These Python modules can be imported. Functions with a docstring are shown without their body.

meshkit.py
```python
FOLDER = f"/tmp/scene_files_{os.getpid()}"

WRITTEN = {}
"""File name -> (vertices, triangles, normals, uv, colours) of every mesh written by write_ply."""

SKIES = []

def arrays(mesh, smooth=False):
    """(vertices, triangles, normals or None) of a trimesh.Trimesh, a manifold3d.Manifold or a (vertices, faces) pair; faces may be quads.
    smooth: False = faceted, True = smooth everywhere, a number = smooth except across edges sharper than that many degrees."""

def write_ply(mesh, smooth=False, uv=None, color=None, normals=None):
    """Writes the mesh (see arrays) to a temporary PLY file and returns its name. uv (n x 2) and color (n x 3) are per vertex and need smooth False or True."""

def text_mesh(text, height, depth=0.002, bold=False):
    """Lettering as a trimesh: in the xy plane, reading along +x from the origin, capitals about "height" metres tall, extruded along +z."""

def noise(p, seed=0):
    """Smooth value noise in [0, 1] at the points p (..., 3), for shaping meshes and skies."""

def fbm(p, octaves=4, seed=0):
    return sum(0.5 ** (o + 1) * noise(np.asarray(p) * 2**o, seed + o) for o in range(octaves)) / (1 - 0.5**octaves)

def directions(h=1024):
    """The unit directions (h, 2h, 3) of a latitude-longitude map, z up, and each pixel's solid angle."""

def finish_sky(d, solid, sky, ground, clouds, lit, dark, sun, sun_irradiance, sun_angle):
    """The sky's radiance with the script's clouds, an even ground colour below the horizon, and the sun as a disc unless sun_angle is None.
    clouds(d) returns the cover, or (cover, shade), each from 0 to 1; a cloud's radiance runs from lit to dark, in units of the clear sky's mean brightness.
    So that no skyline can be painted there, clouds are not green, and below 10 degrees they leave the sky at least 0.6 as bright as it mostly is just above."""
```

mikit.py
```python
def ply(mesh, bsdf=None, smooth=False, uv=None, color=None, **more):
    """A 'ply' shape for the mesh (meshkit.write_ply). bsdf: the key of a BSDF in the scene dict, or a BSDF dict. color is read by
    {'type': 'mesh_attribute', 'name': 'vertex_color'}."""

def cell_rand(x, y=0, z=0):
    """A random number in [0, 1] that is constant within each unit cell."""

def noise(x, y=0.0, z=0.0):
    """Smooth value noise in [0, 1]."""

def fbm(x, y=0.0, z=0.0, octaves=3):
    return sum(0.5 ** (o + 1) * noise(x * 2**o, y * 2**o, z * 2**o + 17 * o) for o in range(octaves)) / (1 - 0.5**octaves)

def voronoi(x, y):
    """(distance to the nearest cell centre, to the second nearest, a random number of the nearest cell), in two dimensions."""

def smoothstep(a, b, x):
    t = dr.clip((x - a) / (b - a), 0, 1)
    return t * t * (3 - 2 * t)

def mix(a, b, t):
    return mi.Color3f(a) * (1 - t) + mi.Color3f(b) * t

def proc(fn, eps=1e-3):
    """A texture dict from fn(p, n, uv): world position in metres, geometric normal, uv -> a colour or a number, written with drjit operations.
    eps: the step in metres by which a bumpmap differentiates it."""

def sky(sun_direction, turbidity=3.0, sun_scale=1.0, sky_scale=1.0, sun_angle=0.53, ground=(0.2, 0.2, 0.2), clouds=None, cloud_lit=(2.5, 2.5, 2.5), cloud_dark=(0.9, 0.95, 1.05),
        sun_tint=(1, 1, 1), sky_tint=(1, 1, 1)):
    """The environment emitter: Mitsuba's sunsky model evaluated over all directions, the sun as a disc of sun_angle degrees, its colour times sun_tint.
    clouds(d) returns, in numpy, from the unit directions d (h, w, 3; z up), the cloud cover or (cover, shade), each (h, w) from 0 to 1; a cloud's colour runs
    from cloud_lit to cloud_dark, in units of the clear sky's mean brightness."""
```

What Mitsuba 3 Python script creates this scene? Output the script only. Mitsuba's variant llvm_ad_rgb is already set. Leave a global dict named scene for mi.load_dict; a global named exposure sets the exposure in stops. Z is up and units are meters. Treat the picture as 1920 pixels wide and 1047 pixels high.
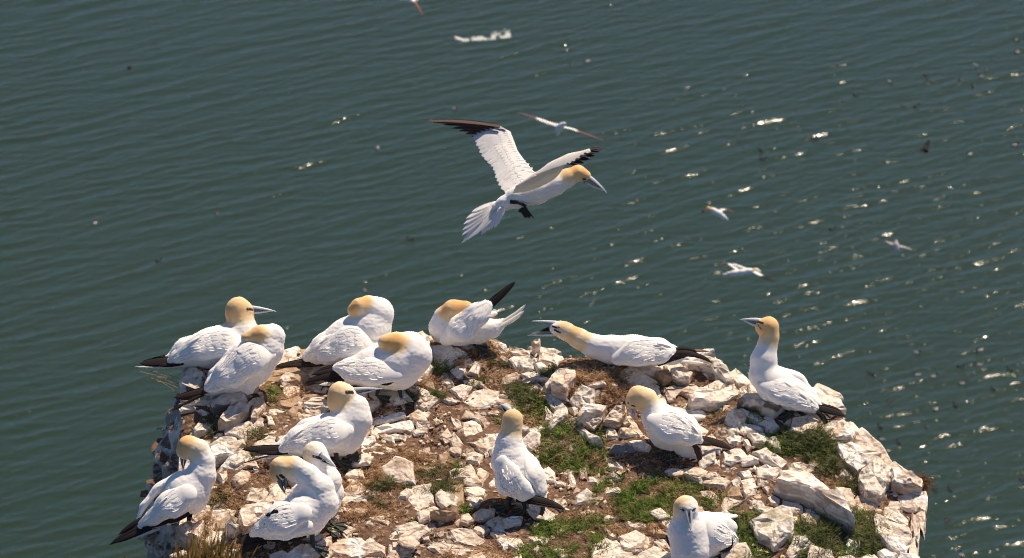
import math, numpy as np, trimesh, drjit as dr, mitsuba as mi, mikit, meshkit
from mikit import proc, fbm, noise, smoothstep, mix, voronoi
from scipy.spatial import Voronoi, cKDTree
from shapely.geometry import Polygon, Point, MultiPolygon

# ------------------------------------------------------------------ camera, sky, exposure
PITCH, DIST, PX = math.radians(24.0), 22.0, 355.0          # PX: photograph pixels (1920 wide) per metre at the rock
CAM = np.array([0.0, -DIST * math.cos(PITCH), DIST * math.sin(PITCH)])
FWD = np.array([0.0, math.cos(PITCH), -math.sin(PITCH)])
RIGHT, UP = np.array([1.0, 0, 0]), np.array([0.0, math.sin(PITCH), math.cos(PITCH)])
SEA_Z = -113.0
T = mi.ScalarTransform4f
scene, labels = {}, {}
scene['camera'] = {'type': 'thinlens', 'fov': math.degrees(2 * math.atan(960 / PX / DIST)), 'fov_axis': 'x',
                   'to_world': T().look_at(origin=CAM.tolist(), target=(CAM + FWD).tolist(), up=[0, 0, 1]),
                   'aperture_radius': 0.009, 'focus_distance': DIST, 'near_clip': 0.5, 'far_clip': 60000.0}
SUN_EL, SUN_AZ = math.radians(57.0), math.radians(35.0)     # azimuth to the right of straight ahead
SUN = [math.sin(SUN_AZ) * math.cos(SUN_EL), math.cos(SUN_AZ) * math.cos(SUN_EL), math.sin(SUN_EL)]
scene['sky'] = mikit.sky(SUN, turbidity=3, sun_scale=1.26, sky_scale=0.76, sun_tint=(1.0, 0.985, 0.97), sky_tint=(0.96, 0.975, 1.03), ground=(0.03, 0.045, 0.045))
exposure = 1.78

rng = np.random.default_rng(7)


# ------------------------------------------------------------------ helpers
def unproject(px, py, d=0.0):
    """The point at photograph pixel (px, py), d metres beyond the distance DIST along the line of sight."""
    px, py, d = (np.asarray(a, float) for a in (px, py, d))
    s = (DIST + d) / DIST / PX
    return CAM + (DIST + d)[..., None] * FWD + ((px - 960) * s)[..., None] * RIGHT + ((523.5 - py) * s)[..., None] * UP


def project(p):
    q = np.asarray(p) - CAM
    d = q @ FWD
    return 960 + (q @ RIGHT) / d * DIST * PX, 523.5 - (q @ UP) / d * DIST * PX


def add(key, shape, label=None, category=None, group=None, kind=None):
    name, k = key, 0
    while name in scene or any(s.startswith(name + '__') for s in scene):
        k += 1
        name = f'{key}_{k:03d}'
    scene[name] = shape
    info(name, label, category, group, kind)
    return name


def info(name, label=None, category=None, group=None, kind=None):
    d = {k: v for k, v in dict(label=label, category=category, group=group, kind=kind).items() if v}
    if d:
        labels[name] = d


COUNT = {}


def part(parent, name, shape, label=None, kind=None):
    k = COUNT.get((parent, name), 0)
    COUNT[(parent, name)] = k + 1
    key = f'{parent}__{name}' + (f'_{k:03d}' if k else '')
    scene[key] = shape
    info(key, label, None, None, kind)
    return key


def fresh(name):
    k = COUNT.get(name, 0)
    COUNT[name] = k + 1
    return name + (f'_{k:03d}' if k else '')


def rgb(*c):
    return {'type': 'rgb', 'value': list(map(float, c))}


def surface_nets(F, origin, h):
    """The zero surface of the sampled field F (negative inside) as (vertices, triangles)."""
    S = F < 0
    nx, ny, nz = F.shape
    acc = np.zeros((nx - 1, ny - 1, nz - 1, 3), np.float32)
    cnt = np.zeros((nx - 1, ny - 1, nz - 1), np.int16)
    for ax in range(3):
        lo = [slice(None)] * 3
        hi = [slice(None)] * 3
        lo[ax], hi[ax] = slice(0, -1), slice(1, None)
        cross = S[tuple(lo)] != S[tuple(hi)]
        idx = np.argwhere(cross)
        a, b = F[tuple(lo)][cross], F[tuple(hi)][cross]
        pos = idx.astype(np.float32)
        pos[:, ax] += a / (a - b)
        o1, o2 = [k for k in range(3) if k != ax]
        for d1 in (0, -1):
            for d2 in (0, -1):
                c = idx.copy()
                c[:, o1] += d1
                c[:, o2] += d2
                ok = (c[:, o1] >= 0) & (c[:, o2] >= 0) & (c[:, o1] < F.shape[o1] - 1) & (c[:, o2] < F.shape[o2] - 1)
                t = tuple(c[ok].T)
                np.add.at(acc, t, pos[ok])
                np.add.at(cnt, t, 1)
    on = cnt > 0
    vid = np.full(cnt.shape, -1, np.int64)
    vid[on] = np.arange(on.sum())
    V = acc[on] / cnt[on][:, None] * h + np.asarray(origin)
    faces = []
    for ax in range(3):
        lo = [slice(None)] * 3
        hi = [slice(None)] * 3
        lo[ax], hi[ax] = slice(0, -1), slice(1, None)
        cross = S[tuple(lo)] != S[tuple(hi)]
        idx = np.argwhere(cross)
        o1, o2 = (ax + 1) % 3, (ax + 2) % 3
        ok = (idx[:, o1] > 0) & (idx[:, o2] > 0) & (idx[:, o1] < F.shape[o1] - 1) & (idx[:, o2] < F.shape[o2] - 1)
        idx = idx[ok]
        inside = S[tuple(idx.T)]
        q = []
        for d1, d2 in ((-1, -1), (0, -1), (0, 0), (-1, 0)):
            c = idx.copy()
            c[:, o1] += d1
            c[:, o2] += d2
            q.append(vid[tuple(c.T)])
        q = np.stack(q, 1)
        q[~inside] = q[~inside][:, ::-1]
        faces.append(q)
    q = np.vstack(faces)
    return V, np.vstack([q[:, [0, 1, 2]], q[:, [0, 2, 3]]])


def vnormals(v, f):
    n = np.zeros_like(v)
    fn = np.cross(v[f[:, 1]] - v[f[:, 0]], v[f[:, 2]] - v[f[:, 0]])
    for k in range(3):
        np.add.at(n, f[:, k], fn)
    return n / np.maximum(np.linalg.norm(n, axis=1, keepdims=True), 1e-12)


def joined(parts):
    """Several (vertices, triangles) as one."""
    vs, fs, at = [], [], 0
    for v, f in parts:
        vs.append(np.asarray(v))
        fs.append(np.asarray(f) + at)
        at += len(v)
    return np.vstack(vs), np.vstack(fs)


def smin(a, b, k):
    h = np.maximum(k - np.abs(a - b), 0) / k
    return np.minimum(a, b) - h * h * k * 0.25


def unit(v):
    v = np.asarray(v, float)
    return v / np.maximum(np.linalg.norm(v, axis=-1, keepdims=True), 1e-12)
# ------------------------------------------------------------------ sea
def sea_color(p, n, uv):
    f = fbm(p.x * 0.012 + 3, p.y * 0.02, 0.5, 3)
    return mix((0.0162, 0.0342, 0.0234), (0.0235, 0.0378, 0.0255), f)


def ripple(p, n, uv):
    u, v = p.x * 0.86 + p.y * 0.51, -p.x * 0.51 + p.y * 0.86
    return noise(u * 2.3, v * 4.3, 2.0) * 0.30 + noise(u * 5.3 + 7, v * 9.3, 5.0) * 0.17 + noise(u * 11.1 + 3, v * 16.0, 8.0) * 0.235


scene['sea_water'] = {'type': 'bumpmap', 'nested': proc(ripple, 0.015), 'scale': 0.05, 'bsdf': {
    'type': 'roughplastic', 'distribution': 'ggx', 'int_ior': 1.33, 'alpha': 0.012, 'specular_reflectance': 0.95, 'nonlinear': False, 'diffuse_reflectance': proc(sea_color)}}
WAVES = []
wr = np.random.default_rng(11)
for i in range(150):
    lam = 0.5 * (8.0 / 0.5) ** wr.random()
    main = math.radians(31 + 2) + math.pi / 2                 # crests run from the lower left to the upper right
    ang = main + wr.normal(0, 0.23 + 0.16 * (lam < 1.2))
    amp = 0.0029 * lam * math.exp(-((math.log(lam / 1.2)) / 1.0) ** 2)
    WAVES.append((2 * math.pi / lam * math.cos(ang), 2 * math.pi / lam * math.sin(ang), wr.random() * 6.283, amp))


def sea_points(x, y):
    z, dx, dy = np.zeros_like(x), np.zeros_like(x), np.zeros_like(x)
    gust = 0.35 + 1.2 * meshkit.fbm(np.stack([x / 26, y / 34, 0 * x + 4], -1), 2, 5)
    for kx, ky, ph, a in WAVES:
        k = math.hypot(kx, ky)
        arg = kx * x + ky * y + ph
        w = gust if k > 2.5 else 1.0
        z += a * w * np.cos(arg)
        s = a * 1.5 * np.sin(arg) / k
        dx -= kx * s
        dy -= ky * s
    return np.stack([x + dx, y + dy, SEA_Z + z], -1)


def sea_height(x, y):
    return sea_points(np.atleast_1d(np.asarray(x, float)), np.atleast_1d(np.asarray(y, float)))[..., 2]


def grid_faces(nx, ny):
    i, j = np.meshgrid(np.arange(nx - 1), np.arange(ny - 1), indexing='ij')
    a = i * ny + j
    return np.vstack([np.stack([a, a + ny, a + ny + 1], -1).reshape(-1, 3), np.stack([a, a + ny + 1, a + 1], -1).reshape(-1, 3)])


def graded(lo, hi, step, ends):
    mid = np.arange(lo, hi + step / 2, step)
    out, s, x = [], step, hi
    while x < ends:
        s *= 1.35
        x += s
        out.append(x)
    return np.concatenate([[2 * (lo + hi) / 2 - (o) for o in out][::-1], mid, out])


yc = CAM[1]
gx = graded(-58, 58, 0.18, 30000)
gy = graded(yc + 218, yc + 346, 0.19, 30000)
X, Y = np.meshgrid(gx, gy, indexing='ij')
far = np.clip((np.maximum(np.abs(X) - 58, np.maximum(yc + 218 - Y, Y - yc - 346))) / 30, 0, 1)
Pn = sea_points(X, Y)
Pn[..., 0] = np.where(far > 0, X * far + Pn[..., 0] * (1 - far), Pn[..., 0])
Pn[..., 1] = np.where(far > 0, Y * far + Pn[..., 1] * (1 - far), Pn[..., 1])
Pn[..., 2] = SEA_Z + (Pn[..., 2] - SEA_Z) * (1 - far)
add('sea', mikit.ply((Pn.reshape(-1, 3), grid_faces(len(gx), len(gy))), 'sea_water', smooth=True),
    'dark green sea with low wind ripples and sun glints far below the rock', 'sea', kind='structure')

# ------------------------------------------------------------------ rock stack
def plane_z(x, y):
    return -1.0 + 0.2126 * y


def hit(px, py, H=plane_z, lift=0.0):
    """Where the line of sight through the pixel meets the ground H (raised by lift)."""
    px, py = np.asarray(px, float), np.asarray(py, float)
    lo, hi = np.full(px.shape, -4.0), np.full(px.shape, 4.0)
    for _ in range(24):
        m = (lo + hi) / 2
        p = unproject(px, py, m)
        above = p[..., 2] > H(p[..., 0], p[..., 1]) + lift
        lo, hi = np.where(above, m, lo), np.where(above, hi, m)
    return unproject(px, py, (lo + hi) / 2)


def depth_of(p):
    return (np.asarray(p) - CAM) @ FWD - DIST


BUMPS = [(1130, 715, .20, .07), (1060, 730, .12, .03), (1330, 690, .16, .05), (1420, 755, .20, .05), (1510, 780, .16, .0), (1600, 900, .22, -.02), (860, 665, .14, .03),
         (700, 690, .2, .02), (340, 850, .18, -.12), (330, 960, .22, -.10), (1260, 845, .16, -.045), (960, 900, .2, -.03), (1120, 900, .3, -.02), (1250, 680, .2, -.03),
         (430, 770, .15, .03), (600, 760, .2, .0), (1690, 960, .15, -.03), (770, 640, .1, .03)]
_b = [(hit(a, b), r, h) for a, b, r, h in BUMPS]


def ground(x, y):
    x, y = np.asarray(x, float), np.asarray(y, float)
    z = plane_z(x, y)
    for c, r, h in _b:
        z = z + h * np.exp(-((x - c[0]) ** 2 + (y - c[1]) ** 2) / (2 * r * r))
    q = np.stack([x * 2.1, y * 2.1, 0 * x + 3.3], -1)
    z = z + 0.07 * (meshkit.fbm(q, 3, 21) - 0.5)
    q = np.stack([x * 9, y * 9, 0 * x + 1.3], -1)
    return z + 0.022 * (meshkit.fbm(q, 3, 22) - 0.5)


OUTLINE = [(275, 1240), (292, 1047), (318, 1000), (350, 950), (352, 900), (346, 850), (340, 800), (334, 762), (348, 735), (352, 690), (420, 668), (470, 676), (545, 668), (600, 662), (650, 658),
           (720, 652), (800, 645), (860, 646), (905, 656), (950, 652), (1000, 657), (1060, 676), (1110, 682), (1180, 684), (1250, 678), (1325, 668), (1362, 690), (1378, 724),
           (1412, 738), (1470, 742), (1518, 728), (1570, 750), (1584, 782), (1602, 812), (1640, 834), (1662, 858), (1690, 886), (1722, 900), (1720, 960), (1712, 1047), (1700, 1240)]
_o = np.array(OUTLINE, float)
_op = hit(_o[:, 0], _o[:, 1])[:, :2]
TOP = Polygon(_op)


def poly_sd(px, py, poly):
    """Signed distance to the polygon's outline, negative inside."""
    P = np.asarray(poly)
    Q = np.roll(P, -1, 0)
    d = np.full(px.shape, 1e9)
    inside = np.zeros(px.shape, bool)
    for (ax, ay), (bx, by) in zip(P, Q):
        ex, ey = bx - ax, by - ay
        t = np.clip(((px - ax) * ex + (py - ay) * ey) / (ex * ex + ey * ey), 0, 1)
        d = np.minimum(d, (px - ax - t * ex) ** 2 + (py - ay - t * ey) ** 2)
        c = (ay > py) != (by > py)
        if ey:
            inside ^= c & (px < ax + (py - ay) / ey * ex)
    return np.where(inside, -1, 1) * np.sqrt(d)


def lattice_noise(shape, cells, seed, octaves=3):
    from scipy.ndimage import map_coordinates
    r = np.random.default_rng(seed)
    out = 0
    for o in range(octaves):
        n = [int(c * 2 ** o) + 4 for c in cells]
        L = r.random(n).astype(np.float32)
        g = np.meshgrid(*[np.linspace(1, m - 3, s, dtype=np.float32) for m, s in zip(n, shape)], indexing='ij', copy=False)
        out = out + 0.5 ** o * map_coordinates(L, g, order=1)
    return out / sum(0.5 ** o for o in range(octaves))


h = 0.024
ox, oy, oz = -2.35, -2.15, -2.75
nx_, ny_, nz_ = int(4.9 / h), int(3.9 / h), int(2.35 / h)
gx3, gy3 = ox + np.arange(nx_) * h, oy + np.arange(ny_) * h
gz3 = oz + np.arange(nz_) * h
X2, Y2 = np.meshgrid(gx3, gy3, indexing='ij')
sd = poly_sd(X2, Y2, _op)
Hh = ground(X2, Y2)
n1 = lattice_noise((nx_, ny_, nz_), (4.9 * 2.6, 3.9 * 2.6, 2.35 * 2.0), 3)
n2 = lattice_noise((nx_, ny_, nz_), (4.9 * 8, 3.9 * 8, 2.35 * 13), 4, 2)
below = Hh[..., None] - gz3
crag = (n1 - 0.5) * 0.40 + np.abs(n2 - 0.5) * -0.42 + 0.07
side = sd[..., None] + crag * np.clip(0.25 + below * 2.0, 0.2, 1) - 0.10 * np.clip(below - 0.6, 0, 3) - np.where(X2 < -1.3, 0.42, 0.0)[..., None] * np.clip(below - 0.05, 0, 0.42)
F = np.maximum(-below + 0.05 * (n2 - 0.5), side)
F = np.where((gz3 <= oz + h)[None, None], np.maximum(F, h * 0.5), F)
rv, rf = surface_nets(F.astype(np.float32), (ox, oy, oz), h)


def rock_tone(p):
    a = fbm(p.x * 3.1, p.y * 3.1, p.z * 5.0, 3)
    b = fbm(p.x * 17, p.y * 17, p.z * 17 + 9, 3)
    c = mix((0.61, 0.51, 0.42), (0.77, 0.685, 0.595), smoothstep(0.3, 0.7, a))
    c = mix(c, (0.45, 0.29, 0.175), smoothstep(0.55, 0.75, b) * 0.65)
    return mix(c, (0.80, 0.745, 0.68), smoothstep(0.55, 0.75, fbm(p.x * 6 + 5, p.y * 6, p.z * 6, 2)) * 0.45)


def stone_color(p, n, uv):
    c = rock_tone(p)
    c = mix(c, (0.80, 0.785, 0.755), smoothstep(0.60, 0.66, fbm(p.x * 5 + 1, p.y * 5 + 4, p.z * 5, 4)) * 0.75)     # old droppings
    fine = fbm(p.x * 70, p.y * 70, p.z * 70, 2)
    c = c * (0.72 + 0.52 * fine)
    crack = 1 - smoothstep(0.006, 0.028, dr.abs(fbm(p.x * 9 + 3, p.y * 9, p.z * 9, 3) - 0.5))
    c = mix(c, (0.25, 0.17, 0.115), crack * smoothstep(0.42, 0.6, noise(p.x * 6, p.y * 6 + 5, p.z * 6)) * 0.75)
    side_ = 1 - smoothstep(0.25, 0.75, n.z)
    lich = smoothstep(0.5, 0.68, fbm(p.x * 23, p.y * 23 + 4, p.z * 23, 3))
    c = mix(c, (0.30, 0.215, 0.15), side_ * smoothstep(0.35, 0.7, fbm(p.x * 8, p.y * 8, p.z * 40, 2)) * 0.6)
    return mix(c, (0.20, 0.17, 0.14), lich * side_ * 0.45)


def grey_stone_color(p, n, uv):
    c = mix((0.56, 0.50, 0.43), (0.76, 0.70, 0.62), fbm(p.x * 9, p.y * 9, p.z * 9, 3))
    lich = smoothstep(0.5, 0.6, fbm(p.x * 38, p.y * 38 + 4, p.z * 38, 3))
    c = mix(c, (0.15, 0.13, 0.105), lich * 0.6)
    return mix(c, (0.36, 0.33, 0.18), smoothstep(0.62, 0.74, fbm(p.x * 15 + 8, p.y * 15, p.z * 15, 2)) * 0.5)


def flint_color(p, n, uv):
    return mix((0.17, 0.16, 0.17), (0.30, 0.28, 0.28), fbm(p.x * 25, p.y * 25, p.z * 25, 3))


def brown_stone_color(p, n, uv):
    return mix((0.24, 0.15, 0.085), (0.52, 0.39, 0.27), fbm(p.x * 14, p.y * 30, p.z * 14, 3))


def stack_color(p, n, uv):
    up = smoothstep(0.55, 0.8, n.z)
    c = mix((0.46, 0.41, 0.37), (0.62, 0.55, 0.49), fbm(p.x * 6, p.y * 6, p.z * 9, 3))
    c = mix(c, (0.085, 0.075, 0.06), smoothstep(0.40, 0.54, fbm(p.x * 19, p.y * 19 + 3, p.z * 10, 3)) * 0.55)
    s = mix((0.062, 0.034, 0.023), (0.195, 0.117, 0.076), fbm(p.x * 11, p.y * 11, p.z * 11, 4))
    s = mix(s, (0.58, 0.54, 0.48), smoothstep(0.64, 0.70, fbm(p.x * 7 + 2, p.y * 7, p.z * 7, 3)) * smoothstep(0.45, 0.6, fbm(p.x * 60, p.y * 60 + 1, p.z * 60, 2)) * 0.7)
    s = mix(s, (0.31, 0.22, 0.15), smoothstep(0.58, 0.72, fbm(p.x * 55, p.y * 55, p.z * 55, 2)) * 0.7)
    return mix(c, s, up)


def rough_bump(p, n, uv):
    return fbm(p.x * 45, p.y * 45, p.z * 45, 3)


def matte(name, fn, bump=0.0):
    b = {'type': 'principled', 'base_color': proc(fn), 'roughness': 0.9, 'specular': 0.25}
    if bump:
        b = {'type': 'bumpmap', 'nested': proc(rough_bump, 3e-3), 'scale': bump, 'bsdf': b}
    scene[name] = {'type': 'twosided', 'bsdf': b}


matte('limestone', stone_color, 0.013)
matte('grey_limestone', grey_stone_color, 0.013)
matte('flint', flint_color)
matte('brown_stone', brown_stone_color)
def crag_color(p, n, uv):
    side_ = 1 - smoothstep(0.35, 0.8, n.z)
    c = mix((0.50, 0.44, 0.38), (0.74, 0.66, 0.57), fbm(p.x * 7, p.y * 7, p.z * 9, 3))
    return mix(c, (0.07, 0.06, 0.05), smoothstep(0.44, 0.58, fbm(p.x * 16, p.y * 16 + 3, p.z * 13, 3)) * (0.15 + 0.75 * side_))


matte('crag_rock', crag_color, 0.013)
matte('stack_rock', stack_color, 0.016)

ROCK = 'rock_stack'
scene[ROCK + '__soil_top'] = mikit.ply((rv, rf), 'stack_rock', smooth=38)
info(ROCK, 'craggy limestone stack top strewn with pale stones, soil and grass', None, None, 'structure')
# the stack goes on down to the sea
levels = np.concatenate([[oz + 0.12], np.linspace(-4, SEA_Z - 2, 46)])
ring = np.array(TOP.simplify(0.03).exterior.coords)[:-1]
ring = np.array([TOP.exterior.interpolate(t, normalized=True).coords[0] for t in np.linspace(0, 1, 97)[:-1]])
cen = ring.mean(0)
col = []
for i, z in enumerate(levels):
    g = 0.97 + 0.085 * (levels[0] - z) ** 0.75 * 0.5
    r = cen + (ring - cen) * g
    w = meshkit.fbm(np.stack([r[:, 0] * 0.6, r[:, 1] * 0.6, np.full(len(r), z * 0.5)], -1), 4, 9) - 0.5
    r = r + unit(r - cen) * w[:, None] * min(0.2 + i * 0.25, 3.0) * 0.5
    col.append(np.column_stack([r, np.full(len(r), z)]))
nr = len(ring)
cf = []
for i in range(len(levels) - 1):
    for j in range(nr):
        a, b = i * nr + j, i * nr + (j + 1) % nr
        cf += [(a, a + nr, b), (b, a + nr, b + nr)]
cv = np.vstack(col)
scene[ROCK + '__lower_cliff'] = mikit.ply((np.vstack([cv, [[*cen, levels[0]]]]), np.vstack([cf, [(j, (j + 1) % nr, len(cv)) for j in range(nr)]])), 'stack_rock', smooth=30)


# ------------------------------------------------------------------ stones
def refine(v, f, size):
    for _ in range(5):
        e = np.concatenate([np.linalg.norm(v[f[:, a]] - v[f[:, b]], axis=1)[:, None] for a, b in ((0, 1), (1, 2), (2, 0))], 1)
        if e.max() <= size:
            break
        big = e.max(1) > size
        v, f = trimesh.remesh.subdivide(v, f, face_index=np.nonzero(big)[0]) if False else trimesh.remesh.subdivide(v, f)
        if len(f) > 3500:
            break
    return v, f


def stone_mesh(top, nrm, thick, seed, size=0.016, rough=1.0, flare=0.04, ragged=0.08):
    """An angular slab below the 3-D outline top: broken edges, a chamfer and chipped faces."""
    r = np.random.default_rng(seed)
    top = np.asarray(top, float)
    c = top.mean(0)
    nxt = np.roll(top, -1, 0)
    pts = []
    for a, b in zip(top, nxt):
        L = np.linalg.norm(b - a)
        n = max(1, int(round(L / 0.045)))
        for i in range(n):
            q = a + (b - a) * (i / n)
            if i:
                q = q + (c - q) * r.normal(0, ragged * 0.6)
            pts.append(q)
    pts = np.array(pts)
    n = len(pts)
    span = np.linalg.norm(pts - c, axis=1).mean()
    ch = min(0.25, 0.010 / span)
    rings = [(1 - 0.55, 0.0), (1 - ch * 1.1 - 0.02, 0.0), (1.0, -min(0.35 * thick, 0.012)), (1 + flare, -0.55 * thick), (1 + flare * 0.5, -thick)]
    V = []
    for s, d in rings:
        q = c + (pts - c) * s + nrm * d
        q = q + nrm * (r.normal(0, 0.05 * thick, n)[:, None] if d == 0 else 0)
        q = q + (pts - c) * r.normal(0, 0.018 * min(1, 0.08 / span), n)[:, None]
        V.append(q)
    V = np.vstack([*V, [c], [c - nrm * thick]])
    Fc = []
    for k in range(len(rings) - 1):
        for j in range(n):
            a, b = k * n + j, k * n + (j + 1) % n
            Fc += [(a, a + n, b), (b, a + n, b + n)]
    m = len(V)
    for j in range(n):
        Fc.append((j, (j + 1) % n, m - 2))
        k = (len(rings) - 1) * n
        Fc.append((k + (j + 1) % n, k + j, m - 1))
    Fc = np.array(Fc)
    if np.cross(V[Fc[-2, 1]] - V[Fc[-2, 0]], V[Fc[-2, 2]] - V[Fc[-2, 0]]) @ nrm < 0:
        Fc = Fc[:, ::-1]
    V, Fc = refine(V, Fc, size)
    vn = vnormals(V, Fc)
    q = V * 13 + seed * 3.7
    d = (meshkit.fbm(q, 2, 5) - 0.5) * 0.011 + (np.abs(meshkit.noise(V * 34 + seed, 6) - 0.5) - 0.25) * 0.007
    V = V + vn * (d * rough * min(1.0, span / 0.07))[:, None]
    return V, Fc


BIG = []                    # (outline in photograph pixels, thickness m, lift m, tilt x, tilt y, material)


def S(pts, thick=0.05, lift=0.03, tx=0.0, ty=0.0, m='limestone'):
    BIG.append((pts, thick, lift, tx, ty, m))


S([(407,787),(428,762),(450,753),(470,754),(465,768),(448,781),(423,787)], .09, .05)
S([(421,791),(453,783),(495,774.5),(499,789),(476,804),(461,820),(438,808),(421,804)], .06, .04)
S([(462,751),(472,741),(495,737),(499,753),(490,762),(482,774),(470,775),(472,756)], .08, .04)
S([(501,760),(516,757),(545,762),(528,773.5),(512.5,774.5),(500,770)], .04, .035)
S([(565,751),(583,739),(614,737),(623,762),(604,772),(574,765)], .05, .03)
S([(566,718),(595,714),(619.5,724),(614,735),(591,730),(566,731)], .04, .025)
S([(532,718),(554.6,716),(566,719),(562,731.6),(539,741),(526,733)], .04, .03)
S([(542,754.5),(553,745),(568,745),(562,756),(551,759)], .04, .03)
S([(361,795),(369,787),(394,783),(404,791),(384.6,802),(365.5,804)], .08, .05)
S([(392,825),(411,810),(434,804),(459,817.5),(459,822),(423,831),(388,833)], .07, .06, m='grey_limestone')
S([(390,838.5),(407.5,831),(423,831),(459,821),(461,833),(438,848),(413,853),(398,856)], .14, .05)
S([(335,712),(354,688),(369,687),(384,700),(380,722),(352,730),(339,722)], .14, .06, m='crag_rock')
S([(392,754),(415,740),(442,730),(455,730),(463,743),(436,752),(400,760)], .11, .05, m='crag_rock')
S([(528,794.6),(541,787),(562,793),(530,800)], .03, .025)
S([(497,812),(511,802),(524,802),(514,810)], .03, .025)
S([(293,774.5),(308,772),(313,781),(299,786)], .28, .05, m='crag_rock')
S([(307,762),(329,751.6),(336,756),(318,769)], .28, .05, m='crag_rock')
S([(317,808),(329,802),(335,808),(325,817.5)], .28, .06, m='crag_rock')
S([(334,804),(356,795),(361,802),(343,812)], .28, .05, m='crag_rock')
S([(562,772),(583,772),(595,773.5),(556.5,787)], .04, .02)
S([(697,785),(724,774),(758.5,766),(764,774),(730,783),(699,789)], .04, .03)
S([(764,770),(783,758),(793,764),(809,764),(799,776),(804,786),(776,783)], .04, .035)
S([(697,793),(734,785),(772,777.5),(776,789),(770,798.5),(741,797),(714.6,804),(699,804)], .055, .045)
S([(812,737),(829,734.5),(852,741),(854,747),(841,749)], .04, .03)
S([(779.5,722),(791,717),(804,724),(810,737),(802,740),(785,732)], .06, .04)
S([(787,709),(800,701),(812,705),(816,720),(802,718)], .06, .05, m='brown_stone')
S([(825,707),(837,698),(850,707),(852,714.5),(839,718)], .05, .035)
S([(862,705),(886.5,701),(905.6,709),(916,720),(898,716),(877,718)], .05, .04)
S([(825,646),(858,642),(877,655),(867,665),(842.5,657)], .05, .035)
S([(865.5,669),(883,665),(892,676),(884.6,681),(867,676)], .05, .035)
S([(842.6,686),(863.6,676),(879,678),(871,693.5),(860,701)], .05, .03)
S([(866,781),(883,777.5),(902,787),(909,800),(894,810),(871,813),(867,802)], .05, .04)
S([(822.5,812),(839,793),(852,814),(838,818)], .04, .03)
S([(871,815),(909,806),(942,804),(928.5,823),(913,838.6),(886.5,829),(863.6,823)], .05, .03)
S([(732,825),(757,823),(766,829),(745,832)], .03, .03)
S([(672.6,831),(684,812),(703,810),(705,821),(690,832)], .05, .03)
S([(841,772),(863.6,781),(865.5,793),(858,804),(848,790)], .04, .03)
S([(905.6,767),(925,766),(942,774),(915,774)], .04, .03)
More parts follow.
